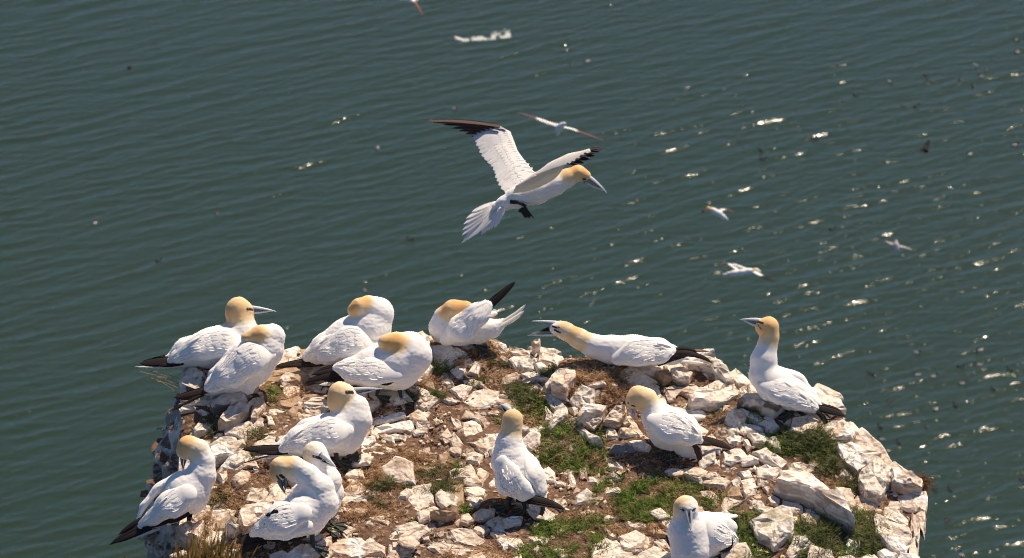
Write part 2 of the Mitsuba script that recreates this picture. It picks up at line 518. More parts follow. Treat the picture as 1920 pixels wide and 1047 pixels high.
S([(915,737),(942,731),(953,735.5),(944,740),(923,741)], .035, .03)
S([(995.5,641),(1004,635),(1013,634),(1012,643),(1003,650)], .10, .09)
S([(1011,652),(1055,655),(1058,662),(1045,675),(1010,664)], .06, .05)
S([(941,650.6),(951.6,645),(980,649.6),(993.6,650.6),(993.6,656),(965,659)], .04, .03)
S([(970.7,692.6),(991.7,687),(1006,690.7),(1003,702),(991.7,704)], .05, .04)
S([(1033.7,700),(1049,690),(1077.6,690.7),(1079.5,702),(1060,724),(1032,717)], .085, .07)
S([(1001,671.6),(1014.6,669),(1028,679),(1026,687),(1007,685)], .05, .04)
S([(990,719),(1003,710),(1022,717),(1014.6,725),(993.6,727)], .05, .03, m='grey_limestone')
S([(1018,733),(1033.7,729),(1050,742),(1064,757.5),(1064,771),(1045,784),(1032,796),(1028,790),(1046,771),(1030,752)], .07, .05, m='grey_limestone')
S([(1056.6,782),(1068,773),(1083,778.5),(1091,792),(1100.5,805),(1120,813),(1129,819.6),(1106,820),(1081,799)], .07, .04, m='grey_limestone')
S([(1081.5,773),(1091,761),(1110,755.6),(1138.7,756.6),(1131,769),(1110,771),(1087,778.5)], .10, .09)
S([(1088,781),(1110,774),(1131,773),(1130,786),(1114,802),(1095,794)], .08, .06, -.45)
S([(1131,788),(1154,759),(1173,757.5),(1175,778.5),(1161.6,795)], .08, .06, -.4)
S([(1163.6,792),(1175,778.5),(1182.7,792),(1171,799.5)], .05, .04, -.3)
S([(1066,757.5),(1083,750),(1087,761),(1077.6,769)], .05, .04)
S([(1135,796),(1154,795),(1161.6,811),(1137,813)], .05, .04)
S([(928.6,755.6),(959,744),(968,758.5),(946,760)], .035, .03)
S([(1095,715.5),(1112,706),(1133,702),(1137,710),(1110,717)], .05, .05)
S([(1144.5,711.7),(1154,708),(1160.7,715.5),(1154,719)], .04, .04)
S([(1257,688),(1276,684),(1299,695),(1291.7,708),(1272.6,708),(1259,699)], .10, .07)
S([(1228,693.5),(1255,691),(1263,705),(1246,709)], .09, .06, m='brown_stone')
S([(1292,676),(1324,664),(1349,670.6),(1364,684),(1376,708),(1362,712),(1345,699),(1333.7,688)], .14, .06, m='grey_limestone')
S([(1339.4,695),(1358.5,693.5),(1364,707),(1351,711)], .06, .06)
S([(1293.6,737.4),(1307,726),(1353,710.7),(1377.6,712.6),(1381.4,726),(1391,731.7),(1368,747),(1345,752.7),(1299,749)], .10, .05)
S([(1263,737),(1274.5,734.5),(1289,743),(1280,749),(1269,746)], .05, .04)
S([(1383,745),(1410,734.6),(1429,736),(1450,735),(1475,746),(1467,755),(1452,762),(1410,754)], .16, .07, m='crag_rock')
S([(1481,804),(1486.5,781),(1513,775),(1536,785),(1532,804),(1505.6,812)], .09, .04)
S([(1513,722),(1532,722),(1561,739),(1578,748),(1588,764),(1560,770),(1535,752)], .10, .04)
S([(1540,788),(1584,784),(1604,804),(1598,818),(1560,822),(1538,806)], .10, .04)
S([(1360,808),(1383,802),(1396.7,810),(1383,823),(1368,819.5)], .06, .05)
S([(1400.5,804),(1433,802),(1440.6,810),(1433,821),(1414,819.5)], .08, .06)
S([(1435,817.6),(1454,810),(1465.5,827),(1465.5,838.6),(1444.5,831)], .08, .05, m='grey_limestone')
S([(1352,837),(1391,830.6),(1405,847),(1371,860),(1357,856)], .055, .045)
S([(1391,814),(1402.5,812),(1410,827),(1402.5,833)], .05, .04)
S([(1255,754.6),(1276,750),(1284,756),(1272.6,761)], .04, .03)
S([(1461,879),(1489,875),(1522,886),(1553,910),(1586,936),(1603,968),(1568,948),(1532.6,926),(1502,910),(1474,903),(1455,894)], .19, .12, .10, .0)
S([(1565.7,831),(1594,828),(1634.6,828),(1653,846),(1609,880),(1578.5,858)], .10, .05)
S([(1611,884),(1645,851),(1668,867),(1673,892),(1652,926),(1622,921),(1609,902)], .13, .06, m='grey_limestone')
S([(1668,877),(1711,884.5),(1731,897),(1729,910),(1696,909),(1673,902)], .12, .06)
S([(1660,940.6),(1680.5,946),(1708.5,969),(1706,984),(1685.6,976),(1655,963.6)], .08, .05)
S([(1640,960),(1655,966),(1706,988),(1711,1017),(1698,1035),(1675,1027),(1645,1004)], .09, .04)
S([(1709,958),(1727,972),(1722,1047),(1703,1052)], .22, .02)
S([(1474,1027),(1489,994),(1512,994),(1527.5,1011),(1484,1037)], .07, .06)
S([(1405,974),(1430.6,958.5),(1466,943),(1481.6,948),(1489,974),(1484,997),(1451,1022),(1423,1004)], .10, .06, m='grey_limestone')
S([(1481.6,859),(1530,851),(1545,860),(1512,877),(1486.7,869)], .06, .05)
S([(1410,836),(1435.7,828),(1476.5,856.5),(1466,866.7),(1428,849)], .08, .06)
S([(1415,866.7),(1435.7,859),(1466,869),(1451,887),(1420,882)], .06, .05)
S([(1431,905),(1438,899),(1446,906),(1440,915)], .05, .05)
S([(1436,925),(1448,915),(1463,924),(1461,937),(1444,936)], .05, .05)
S([(1385,890),(1415,886),(1422,915),(1398,924)], .06, .04)
S([(1015,870),(1029,863),(1040,874),(1043.5,891.6),(1025,896),(1016,887)], .06, .05)
S([(1039,895),(1061,897),(1060,903.5),(1042,903)], .03, .03)
S([(1036,924),(1060,922),(1065,933),(1053,941),(1040,937)], .06, .055)
S([(1099,885),(1112,883),(1127,891.6),(1120.5,900),(1103,896)], .05, .04)
S([(1081.5,868),(1101,869),(1101,883),(1088,887)], .05, .04)
S([(1127,848),(1155,857),(1168,865.5),(1168,874),(1140,874)], .05, .03)
S([(1138,878.6),(1155,878.6),(1166,891.6),(1149,894)], .05, .03)
S([(1172.5,969.6),(1198.6,969.6),(1219,976),(1218,983.7),(1190,984),(1175,978)], .04, .04)
S([(1140,831),(1149,823),(1177,822),(1192,837),(1164,841.7),(1144,839.5)], .05, .04, m='flint')
S([(1208,884),(1220,884),(1242,899),(1222,899)], .04, .03)
S([(1194,881),(1207,877),(1216,886),(1201,889)], .04, .03)
S([(1035,1021.7),(1066,1021.7),(1067,1037),(1053,1043),(1042,1032.5)], .04, .03)
S([(946,997),(975,1000),(987,1015),(969,1023),(950,1017)], .05, .04)
S([(995,1019.5),(1010,1011),(1014,1021.7),(1005.5,1032.5)], .05, .04)
S([(1138,997),(1149,989),(1157,993.5),(1151,1004)], .04, .04)
S([(1142,1041),(1168,1032.5),(1172,1038),(1151,1045)], .03, .03)
S([(1220,1008.7),(1246,1004),(1261.5,1017),(1240,1026)], .04, .03)
S([(1133.5,907),(1162,907),(1166,917),(1133.5,922)], .04, .03)
S([(1280,878),(1320,890),(1352,883),(1373,892.5),(1361.5,906),(1325,901)], .08, .06)
S([(1309,913),(1336,911),(1354.6,931.5),(1343,936),(1313,924)], .05, .04)
S([(1270,884),(1290,881),(1309,895),(1290,904)], .05, .05, m='flint')
S([(1382,876),(1405,870),(1412,884),(1396,890)], .05, .04)
S([(1173.5,817),(1199,812),(1222,824),(1217,835),(1187,831)], .06, .05)
S([(612,1016.5),(627,1002),(664,1000),(697,994),(707,1006),(722,1014.5),(722,1029),(687,1031),(672.5,1037),(629,1033)], .06, .04)
S([(627,981),(643.5,975),(670.5,983),(660,992),(650,1000)], .05, .03)
S([(637,944),(672.5,946),(708,950),(687,958),(641.5,954)], .04, .03)
S([(685,962),(722,956.4),(738,971),(728.5,979),(703.6,969)], .05, .04)
S([(637,931.5),(647.7,920),(668,921),(697.4,921),(670.5,931.5),(645.6,937)], .04, .04)
S([(641.5,915),(660,898),(676.7,904.6),(664,917)], .05, .03)
S([(699.5,836),(722,831),(751,838),(737,845),(716,842)], .04, .03)
S([(764,838),(799,835),(822,846.6),(795,848),(766,843)], .04, .03)
S([(869.4,840),(888,834),(907,841),(898.4,859),(873.6,856)], .06, .05)
S([(836,877.7),(857,867),(884,860),(892,871.5),(890,886),(871.5,886),(844.6,890)], .06, .05)
S([(790.7,869),(819.7,863),(817.6,886),(807,892),(801,880)], .05, .04)
S([(780,952),(800,944),(817.6,940),(826,946),(807,952),(805,962.6),(786.5,969)], .07, .06)
S([(808,961),(824,953),(849,945),(859,946),(855,958.5),(838,968),(822,967)], .09, .07, -.2, m='brown_stone')
S([(799,1016.5),(811,1008),(853,1013),(890,1023),(867,1037),(830,1037)], .05, .035)
S([(840,983),(855,979),(886,983),(911,1002),(898.4,1014),(877.7,1014),(853,1006)], .06, .05)
S([(919,987.5),(944,990),(958,1002),(955,1016.5),(944,1021.7),(933.7,1008)], .05, .04)
S([(732,1048),(757,1042),(786,1046),(790,1060),(735,1064)], .04, .03)
S([(788.6,1000),(805,998),(807,1006),(793,1007)], .03, .03)
S([(741,987.5),(759.6,985),(761.7,989.6),(747,998)], .04, .04)
S([(732.6,1010),(751,1006),(749,1020.7),(735,1024)], .05, .03)
S([(328.5,985.5),(341,979),(366,977),(382,973),(374,996),(372,1012),(357.5,1006),(343,996)], .16, .10)
S([(445.6,960.6),(461,943),(511,940),(509,950),(490,973),(467,983),(457,983)], .09, .06)
S([(422,975),(434,973),(449,981),(442,987),(426,986)], .12, .08, m='grey_limestone')
S([(434,888),(453,871.5),(475.6,871.5),(465,894),(444.6,902.5)], .07, .05)
S([(407,880),(426,871.5),(428,888),(417.6,898)], .08, .05)
S([(401,1039),(424,1023),(449,1023),(438,1035),(407,1048)], .07, .05)
S([(770,622),(792,616),(806,632),(808,650),(790,656),(766,648)], .14, .12)

GROUND_N = unit(np.array([0.0, -0.2126, 1.0]))
big_polys, stone_jobs = [], []
for i, (pts, thick, lift, tx, ty, m) in enumerate(BIG):
    p = np.array(pts, float)
    c0 = hit(p[:, 0].mean(), p[:, 1].mean(), ground, lift)
    r = np.random.default_rng(100 + i)
    nrm = unit(np.array([ty + r.normal(0, .05), -0.2126 + tx + r.normal(0, .06), 1.0]))
    # outline onto the plane through c0
    a = unproject(p[:, 0], p[:, 1], np.zeros(len(p)))
    dv = unit(a - CAM)
    t = ((c0 - CAM) @ nrm) / (dv @ nrm)
    top = CAM + dv * t[:, None]
    big_polys.append(Polygon(top[:, :2]).buffer(0))
    stone_jobs.append((top - [0, 0, (0.6 if thick <= .06 else 0.4) * lift if thick <= .08 and abs(tx) < .15 else 0], nrm, thick + 0.03, 500 + i, m))
# ------------------------------------------------------------------ where grass, straw and bare soil lie (photograph pixels: cx, cy, rx, ry, strength)
GREEN = [(1070,835,62,48,1),(1000,765,30,22,1),(985,745,28,14,.8),(1250,935,105,38,.9),(1170,925,55,25,.8),(1390,990,32,35,1),(1075,1008,70,42,1),(1010,1042,40,16,.9),(1500,832,62,22,1.2),
         (1560,862,40,25,.8),(1535,1012,48,40,1.1),(1620,1005,46,36,1.1),(1325,765,30,14,.8),(1348,785,16,14,.9),(1395,785,28,16,.7),(820,690,18,12,.9),(800,745,30,9,.8),(905,722,22,9,.8),
         (815,905,55,20,1.2),(745,912,45,12,.8),(510,742,14,11,.9),(385,805,22,14,1),(476,822,20,14,.8),(462,850,16,12,.9),(1245,720,22,10,.7),(1160,712,12,8,.6),(880,960,14,10,1),(1350,1012,40,30,.9),
         (860,880,10,14,.9),(720,940,22,10,.8),(1290,955,40,22,.8),(1330,925,30,14,.6),(1110,870,30,20,.8),(500,700,10,8,.8),(935,680,20,8,.5),(1210,960,50,20,.8),(1420,1042,30,8,.8),(410,935,20,18,.7),(945,790,12,12,.6),(980,735,30,16,.8),(1030,1000,30,14,.7),(1030,700,14,8,.6)]
STRAW = [(1130,722,62,32,1.3),(1100,688,48,11,1.2),(1180,700,40,12,1.1),(905,668,52,20,1),(955,700,42,14,.8),(755,878,80,24,1.1),(735,908,60,16,.8),(690,962,60,16,1),(700,998,28,10,.8),(1215,868,62,20,1.2),
         (940,1030,30,20,.9),(412,922,24,26,1),(392,985,18,22,1),(440,942,32,20,.9),(570,735,14,10,.6),(1570,900,44,32,1),(1180,975,60,24,.6),(860,1040,30,12,.7),(1000,790,20,14,.5),(1330,712,26,12,.8),(800,668,24,18,.9),
         (1005,770,18,14,.5),(530,742,20,10,.6),(720,768,18,8,.8),(1330,795,20,22,.7),(900,865,24,12,.4),(1280,912,50,14,.8),(820,722,30,16,.4),(740,850,50,14,.8),(505,900,30,25,.4),(640,900,20,20,.5),(480,1030,40,14,.5)]
SOIL = [(900,722,52,30,1),(900,762,72,18,1),(830,788,28,18,1),(830,825,42,18,1),(990,885,60,44,1),(1085,950,80,30,1),(860,985,60,20,.8),(800,1000,40,30,.9),(1255,850,66,26,1),(930,930,36,50,1),(565,870,60,24,.8),
        (520,760,30,18,.6),(500,800,36,14,.7),(730,820,24,20,.7),(1120,690,60,16,1),(1240,700,30,12,.6),(1000,990,30,24,.6),(1310,725,40,12,.7),(650,870,40,14,.9),(440,930,30,60,.8),(700,975,60,14,.7),(1470,985,16,24,.4),(550,1035,60,16,.7)]


def field(spots, px, py):
    out = np.zeros(np.shape(px))
    for cx, cy, rx, ry, s in spots:
        q = ((px - cx) / rx) ** 2 + ((py - cy) / ry) ** 2
        out = np.maximum(out, s * np.clip(1.35 - q, 0, 1))
    return out


def ground_normal(x, y):
    e = 0.02
    gx_ = (ground(x + e, y) - ground(x - e, y)) / (2 * e)
    gy_ = (ground(x, y + e) - ground(x, y - e)) / (2 * e)
    return unit(np.stack([-gx_, -gy_, np.ones_like(gx_)], -1))


# ------------------------------------------------------------------ the stones between the big ones: broken cells of a mosaic
seeds, sr = [], np.random.default_rng(31)
xmin, ymin, xmax, ymax = TOP.bounds
cand = np.column_stack([sr.uniform(xmin, xmax, 14000), sr.uniform(ymin, ymax, 14000)])
cand = cand[poly_sd(cand[:, 0], cand[:, 1], _op) < -0.02]
size_at = 0.06 + 0.16 * meshkit.noise(np.column_stack([cand * 2.3, np.zeros(len(cand))]), 8) * sr.uniform(0.5, 1.3, len(cand))
keep = []
tree_pts = np.zeros((0, 2))
for i in np.argsort(-size_at + sr.uniform(0, .05, len(cand))):
    if keep:
        d = np.hypot(*(cand[keep] - cand[i]).T)
        if (d < size_at[i]).any():
            continue
    keep.append(i)
seeds = cand[keep]
vor = Voronoi(np.vstack([seeds, [[-9, -9], [9, -9], [-9, 9], [9, 9]]]))
seed_z = ground(seeds[:, 0], seeds[:, 1])
seed_px, seed_py = project(np.column_stack([seeds, seed_z]))
seed_n = ground_normal(seeds[:, 0], seeds[:, 1])
from shapely import STRtree
big_tree = STRtree(big_polys)
for i in range(len(seeds)):
    reg = vor.regions[vor.point_region[i]]
    if -1 in reg or len(reg) < 3:
        continue
    cell = Polygon(vor.vertices[reg]).intersection(TOP.buffer(0.04))
    near = [big_polys[j] for j in big_tree.query(cell)]
    for b in near:
        cell = cell.difference(b.buffer(0.008))
    if cell.is_empty:
        continue
    if isinstance(cell, MultiPolygon):
        cell = max(cell.geoms, key=lambda g: g.area)
    r = np.random.default_rng(900 + i)
    if r.random() < 0.35:                 # a cleft through the cell
        a_ = r.uniform(0, math.pi)
        g0 = np.array(cell.centroid.coords[0])
        dvec = np.array([math.cos(a_), math.sin(a_)])
        from shapely.geometry import LineString
        bits = cell.difference(LineString([g0 - dvec, g0 + dvec * .02 + np.array([-dvec[1], dvec[0]]) * r.uniform(-.02, .02), g0 + dvec]).buffer(.005))
        bits = list(getattr(bits, 'geoms', [bits]))
        cell = max(bits, key=lambda g: g.area)
    cell = cell.buffer(-r.uniform(0.002, 0.0065), join_style=2)
    if cell.is_empty or isinstance(cell, MultiPolygon) or cell.area < 0.0009:
        continue
    cell = cell.convex_hull.simplify(0.006) if r.random() < 0.5 else cell.simplify(0.006)
    c = np.array(cell.centroid.coords[0])
    cp = np.array([*c, seed_z[i]])
    px, py = seed_px[i], seed_py[i]
    veg = max(field(GREEN, px, py), field(STRAW, px, py))
    soil = field(SOIL, px, py)
    if r.random() < np.clip(1.25 * veg + 0.60 * soil, 0, 0.985) or r.random() < 0.02 or py > 1130 or (px < 338 and py > 800):
        continue
    xy = np.array(cell.exterior.coords)[:-1]
    if len(xy) < 3:
        continue
    if veg + soil > 0.3:
        xy = c + (xy - c) * r.uniform(0.55, 0.88)
    n0 = unit(seed_n[i] + np.array([r.normal(0, .16), r.normal(0, .16), 0]) * (1.0 if r.random() < .3 else .45))
    lift = r.uniform(0.003, 0.026)
    z = cp[2] + lift - ((xy - c) @ n0[:2]) / n0[2]
    m = 'limestone' if r.random() < 0.8 else ('grey_limestone' if r.random() < 0.7 else 'brown_stone')
    stone_jobs.append((np.column_stack([xy, z]), n0, r.uniform(0.035, 0.07), 3000 + i, m))

# broken plates lying over one another
pr = np.random.default_rng(404)
placed = []
tries = np.column_stack([pr.uniform(xmin, xmax, 2600), pr.uniform(ymin, ymax, 2600)])
tz = ground(tries[:, 0], tries[:, 1])
tpx, tpy = project(np.column_stack([tries, tz]))
tn = ground_normal(tries[:, 0], tries[:, 1])
bad = np.maximum(field(GREEN, tpx, tpy), field(STRAW, tpx, tpy)) + 0.5 * field(SOIL, tpx, tpy)
okp = (poly_sd(tries[:, 0], tries[:, 1], _op) < -.04) & (pr.random(len(tries)) > 1.1 * bad) & (tpy < 1110)
for i in np.nonzero(okp)[0]:
    R_ = pr.uniform(.05, .13)
    p2 = tries[i]
    if any(np.hypot(*(p2 - q)) < .75 * (R_ + w) for q, w in placed) or any(b.distance(Point(p2)) < R_ * .8 for b in big_polys):
        continue
    placed.append((p2, R_))
    n_ = pr.integers(4, 8)
    a_ = np.sort((np.arange(n_) + pr.uniform(-.32, .32, n_)) / n_ * 6.283) + pr.uniform(0, 6.283)
    asp, th_ = pr.uniform(.5, .95), pr.uniform(0, 3.14)
    xy = np.column_stack([np.cos(a_), asp * np.sin(a_)]) * (R_ * pr.uniform(.75, 1.12, n_))[:, None]
    xy = p2 + xy @ np.array([[math.cos(th_), math.sin(th_)], [-math.sin(th_), math.cos(th_)]])
    n0 = unit(tn[i] + np.array([pr.normal(0, .17), pr.normal(-.04, .17), 0]))
    z = tz[i] + pr.uniform(.018, .038) - ((xy - p2) @ n0[:2]) / n0[2]
    stone_jobs.append((np.column_stack([xy, z]), n0, pr.uniform(.016, .034), 6000 + int(i), 'limestone' if pr.random() < .85 else 'grey_limestone'))

# the 300 that show largest are parts of their own, the rest one part
areas = np.array([Polygon(np.column_stack(project(j[0]))).area for j in stone_jobs])
order = np.argsort(-areas)
rest = {}
for rank, i in enumerate(order):
    top, nrm, thick, sd_, m = stone_jobs[i]
    small = areas[i] < 150
    v, f = stone_mesh(top, nrm, thick, sd_, size=0.022 if small else 0.016, rough=0.5 if thick > .2 else 0.85)
    if rank < 300:
        part(ROCK, 'stone', mikit.ply((v, f), m))
    else:
        rest.setdefault(m, []).append((v, f))


# ------------------------------------------------------------------ rubble: chips and crumbs of stone lying on the soil
def chip_shapes(n, seed):
    r = np.random.default_rng(seed)
    out = []
    for _ in range(n):
        p = r.normal(0, 1, (12, 3))
        p = unit(p) * r.uniform(0.75, 1.1, (12, 1)) * [1, r.uniform(.6, 1), r.uniform(.35, .7)]
        hl = trimesh.convex.convex_hull(p)
        out.append((np.array(hl.vertices), np.array(hl.faces)))
    return out


def scatter(shapes, pos, size, seed):
    r = np.random.default_rng(seed)
    parts_ = []
    for p, s in zip(pos, size):
        v, f = shapes[r.integers(len(shapes))]
        a, t1, t2 = r.uniform(0, 6.283), r.normal(0, .3), r.normal(0, .3)
        R = trimesh.transformations.euler_matrix(t1, t2, a)[:3, :3]
        parts_.append((v @ R.T * s + p, f))
    return joined(parts_)


NCH = 6800
cx_, cy_ = sr.uniform(xmin, xmax, NCH), sr.uniform(ymin, ymax, NCH)
px, py = project(np.stack([cx_, cy_, ground(cx_, cy_)], -1))
veg = np.maximum(field(GREEN, px, py), field(STRAW, px, py))
ok = (poly_sd(cx_, cy_, _op) < 0.0) & (sr.random(NCH) > veg * 1.1) & (py < 1110)
cx_, cy_ = cx_[ok], cy_[ok]
sz = 0.004 + 0.018 * sr.random(len(cx_)) ** 3.2
chips = chip_shapes(24, 5)
pos = np.stack([cx_, cy_, ground(cx_, cy_) + sz * 0.25], -1)
# thin broken flakes lying flat
flakes, fl_r = [], np.random.default_rng(66)
NF = 1900
fx, fy = fl_r.uniform(xmin, xmax, NF), fl_r.uniform(ymin, ymax, NF)
fz, fn_ = ground(fx, fy), ground_normal(fx, fy)
px, py = project(np.stack([fx, fy, fz], -1))
okf = (poly_sd(fx, fy, _op) < -0.02) & (fl_r.random(NF) > 0.85 * field(GREEN, px, py) + 0.55 * field(STRAW, px, py)) & (py < 1110)
for i in np.nonzero(okf)[0]:
    n_ = fl_r.integers(5, 9)
    a_ = np.sort(fl_r.uniform(0, 6.283, n_))
    R_ = (0.010 + 0.034 * fl_r.random() ** 2.2) * fl_r.uniform(.7, 1.15, n_)
    nz = unit(fn_[i] + fl_r.normal(0, .16, 3))
    u_ = unit(np.cross(nz, [fl_r.normal(), fl_r.normal(), .1]))
    w_ = np.cross(nz, u_)
    c_ = np.array([fx[i], fy[i], fz[i]]) + nz * fl_r.uniform(.002, .010)
    ring_ = u_ * (R_ * np.cos(a_))[:, None] + w_ * (R_ * 0.75 * np.sin(a_))[:, None]
    th_ = fl_r.uniform(.006, .016)
    V_ = np.vstack([c_ + ring_ * .9 + nz * fl_r.normal(0, .0012, n_)[:, None], c_ + ring_ - nz * .35 * th_, c_ + ring_ * .95 - nz * th_])
    F_ = [(0, j, j + 1) for j in range(1, n_ - 1)]
    for k_ in (0, 1):
        for j in range(n_):
            a, b = k_ * n_ + j, k_ * n_ + (j + 1) % n_
            F_ += [(a, a + n_, b), (b, a + n_, b + n_)]
    flakes.append((V_, np.array(F_)))
def chip_color(p, n, uv):
    return mix((0.30, 0.20, 0.135), (0.70, 0.585, 0.47), smoothstep(0.3, 0.68, fbm(p.x * 31, p.y * 31, p.z * 31, 3)))


matte('stone_chips', chip_color)
scene[ROCK + '__rubble'] = mikit.ply(joined([scatter(chips, pos, sz, 6), *flakes]), 'stone_chips')
scene[ROCK + '__small_stones'] = mikit.ply(joined(rest['limestone']), 'limestone')
info(ROCK + '__small_stones', 'small angular stones wedged between the larger slabs', kind='stuff')
info(ROCK + '__rubble', 'small pale chips of stone scattered on the soil', kind='stuff')
for m in ('grey_limestone', 'brown_stone'):
    if rest.get(m):
        k = part(ROCK, 'weathered_rubble', mikit.ply(joined(rest[m]), m), 'small weathered stones between the larger slabs', 'stuff')
# crumbs of earth
NC = 9000
cx_, cy_ = sr.uniform(xmin, xmax, NC), sr.uniform(ymin, ymax, NC)
px, py = project(np.stack([cx_, cy_, ground(cx_, cy_)], -1))
soil = np.maximum(field(SOIL, px, py), 0.5 * field(STRAW, px, py))
ok = (poly_sd(cx_, cy_, _op) < 0.0) & (sr.random(NC) < soil + 0.12) & (py < 1110)
cx_, cy_ = cx_[ok], cy_[ok]
sz = 0.004 + 0.012 * sr.random(len(cx_)) ** 2


def soil_color(p, n, uv):
    return mix((0.07, 0.042, 0.028), (0.19, 0.12, 0.078), fbm(p.x * 30, p.y * 30, p.z * 30, 3))


matte('soil', soil_color)
scene[ROCK + '__soil_crumbs'] = mikit.ply(scatter(chips, np.stack([cx_, cy_, ground(cx_, cy_) + sz * 0.3], -1), sz, 9), 'soil')
info(ROCK + '__soil_crumbs', 'brown crumbs of earth and old nest matter', kind='stuff')


# ------------------------------------------------------------------ grass
def blades(base, lean, length, width, seed, bend=0.6):
    """Curved grass blades: three-segment ribbons, base (n,3), lean (n,3) a direction, lengths and widths (n,)."""
    r = np.random.default_rng(seed)
    n = len(base)
    side = unit(np.cross(lean, r.normal(0, 1, (n, 3))))
    droop = unit(np.column_stack([r.normal(0, 1, (n, 2)), -0.6 * np.ones(n)]))
    V = []
    for t, w in ((0, 1.0), (0.4, 0.9), (0.75, 0.55)):
        c = base + length[:, None] * (lean * t + droop * bend * t * t)
        V += [c - side * (width * w / 2)[:, None], c + side * (width * w / 2)[:, None]]
    V.append(base + length[:, None] * (lean + droop * bend))
    V = np.stack(V, 1).reshape(-1, 3)
    F_ = np.array([(0, 1, 2), (1, 3, 2), (2, 3, 4), (3, 5, 4), (4, 5, 6)])
    return V, (np.arange(n)[:, None, None] * 7 + F_[None]).reshape(-1, 3)


def grass_on(spots, n, seed, tall, wid, upright, bend, clump=0.05):
    r = np.random.default_rng(seed)
    w = np.array([s[2] * s[3] * s[4] for s in spots], float)
    which = r.choice(len(spots), n, p=w / w.sum())
    sp = np.array(spots)[which]
    a, q = r.uniform(0, 6.283, n), np.sqrt(r.random(n)) * 1.12
    px, py = sp[:, 0] + sp[:, 2] * q * np.cos(a), sp[:, 1] + sp[:, 3] * q * np.sin(a)
    p = hit(px, py, ground)
    cl = meshkit.fbm(np.stack([p[:, 0] / clump, p[:, 1] / clump, 0 * px], -1), 2, seed)
    ok = (r.random(n) < np.clip((cl - 0.40) * 6, 0.04, 1)) & (poly_sd(p[:, 0], p[:, 1], _op) < 0.03)
    p, cl = p[ok], cl[ok]
    n = len(p)
    g = np.stack([meshkit.noise(np.stack([p[:, 0] / clump, p[:, 1] / clump, k + 0 * cl], -1), seed + k) - 0.5 for k in (1, 2)], -1)
    lean = unit(np.column_stack([g * 1.6 + r.normal(0, .45, (n, 2)), upright * np.ones(n)]))
    L = tall * r.uniform(.45, 1.15, n) * (0.6 + 0.8 * np.clip(cl, 0, 1))
    return blades(p - [0, 0, 0.006], lean, L, wid * r.uniform(.7, 1.3, n), seed + 1, bend)


def blade_bsdf(name, a, b, f=40):
    scene[name] = {'type': 'principledthin', 'diff_trans': 0.9, 'base_color': proc(lambda p, n, uv: mix(a, b, smoothstep(0.25, 0.75, fbm(p.x * f, p.y * f, p.z * f, 2)))), 'roughness': 0.6}


blade_bsdf('green_grass', (0.09, 0.165, 0.034), (0.29, 0.38, 0.11))
blade_bsdf('dark_grass', (0.08, 0.105, 0.04), (0.25, 0.27, 0.13))
blade_bsdf('straw', (0.33, 0.205, 0.12), (0.70, 0.52, 0.34))
FRESH = [s for s in GREEN if s[0] > 990 and s[1] > 715 or s[2] < 20]
DULL = [s for s in GREEN if s not in FRESH] + [(1500, 832, 62, 22, .8), (1560, 862, 40, 25, .6)]
g1 = [grass_on(FRESH, 40000, 41, 0.060, 0.0050, 0.75, .55, clump=.075)]
add('green_grass_tufts', mikit.ply(joined(g1), 'green_grass'), 'short fresh green grass growing between the stones', 'grass', kind='stuff')
WEEDS = [(1500, 830, 60, 16, 1.3), (1556, 862, 42, 28, 1), (1535, 1010, 46, 38, 1.1), (1620, 1004, 42, 34, 1.1), (1590, 905, 30, 22, .7), (1385, 1000, 26, 26, .8)]
g2 = [grass_on(WEEDS, 12000, 47, 0.095, 0.0046, 0.95, .5, clump=.07), grass_on(DULL, 26000, 42, 0.055, 0.004, 0.8, .5), grass_on(FRESH, 7000, 45, 0.055, 0.0035, 0.8, .5)]
add('dull_grass_tufts', mikit.ply(joined(g2), 'dark_grass'), 'dull grey green grass tufts between the stones', 'grass', kind='stuff')
g3 = [grass_on(STRAW, 70000, 43, 0.052, 0.0046, 0.5, .6), grass_on(GREEN, 9000, 44, 0.075, 0.0032, 0.6, .5, clump=.09), grass_on(SOIL, 12000, 46, 0.04, 0.0034, 0.12, .35)]
add('dry_grass', mikit.ply(joined(g3), 'straw'), 'matted dry brown grass and old nest straw on the soil', 'dry grass', kind='stuff')


# small white down feathers shed by the birds
dn = np.random.default_rng(88)
dx, dy = dn.uniform(xmin, xmax, 130), dn.uniform(ymin, ymax, 130)
okd = poly_sd(dx, dy, _op) < -.05
dx, dy = dx[okd], dy[okd]
nd = len(dx)
dv_, df_ = blades(np.column_stack([dx, dy, ground(dx, dy) + dn.uniform(.012, .035, nd)]), unit(np.column_stack([dn.normal(0, 1, (nd, 2)), np.full(nd, .25)])), dn.uniform(.015, .045, nd), dn.uniform(.006, .014, nd), 89, .25)
scene['down_white'] = {'type': 'principledthin', 'base_color': rgb(.78, .77, .74), 'roughness': 0.8, 'diff_trans': 0.8}
add('loose_down', mikit.ply((dv_, df_), 'down_white'), 'small white down feathers caught among stones and grass', 'feathers', kind='stuff')
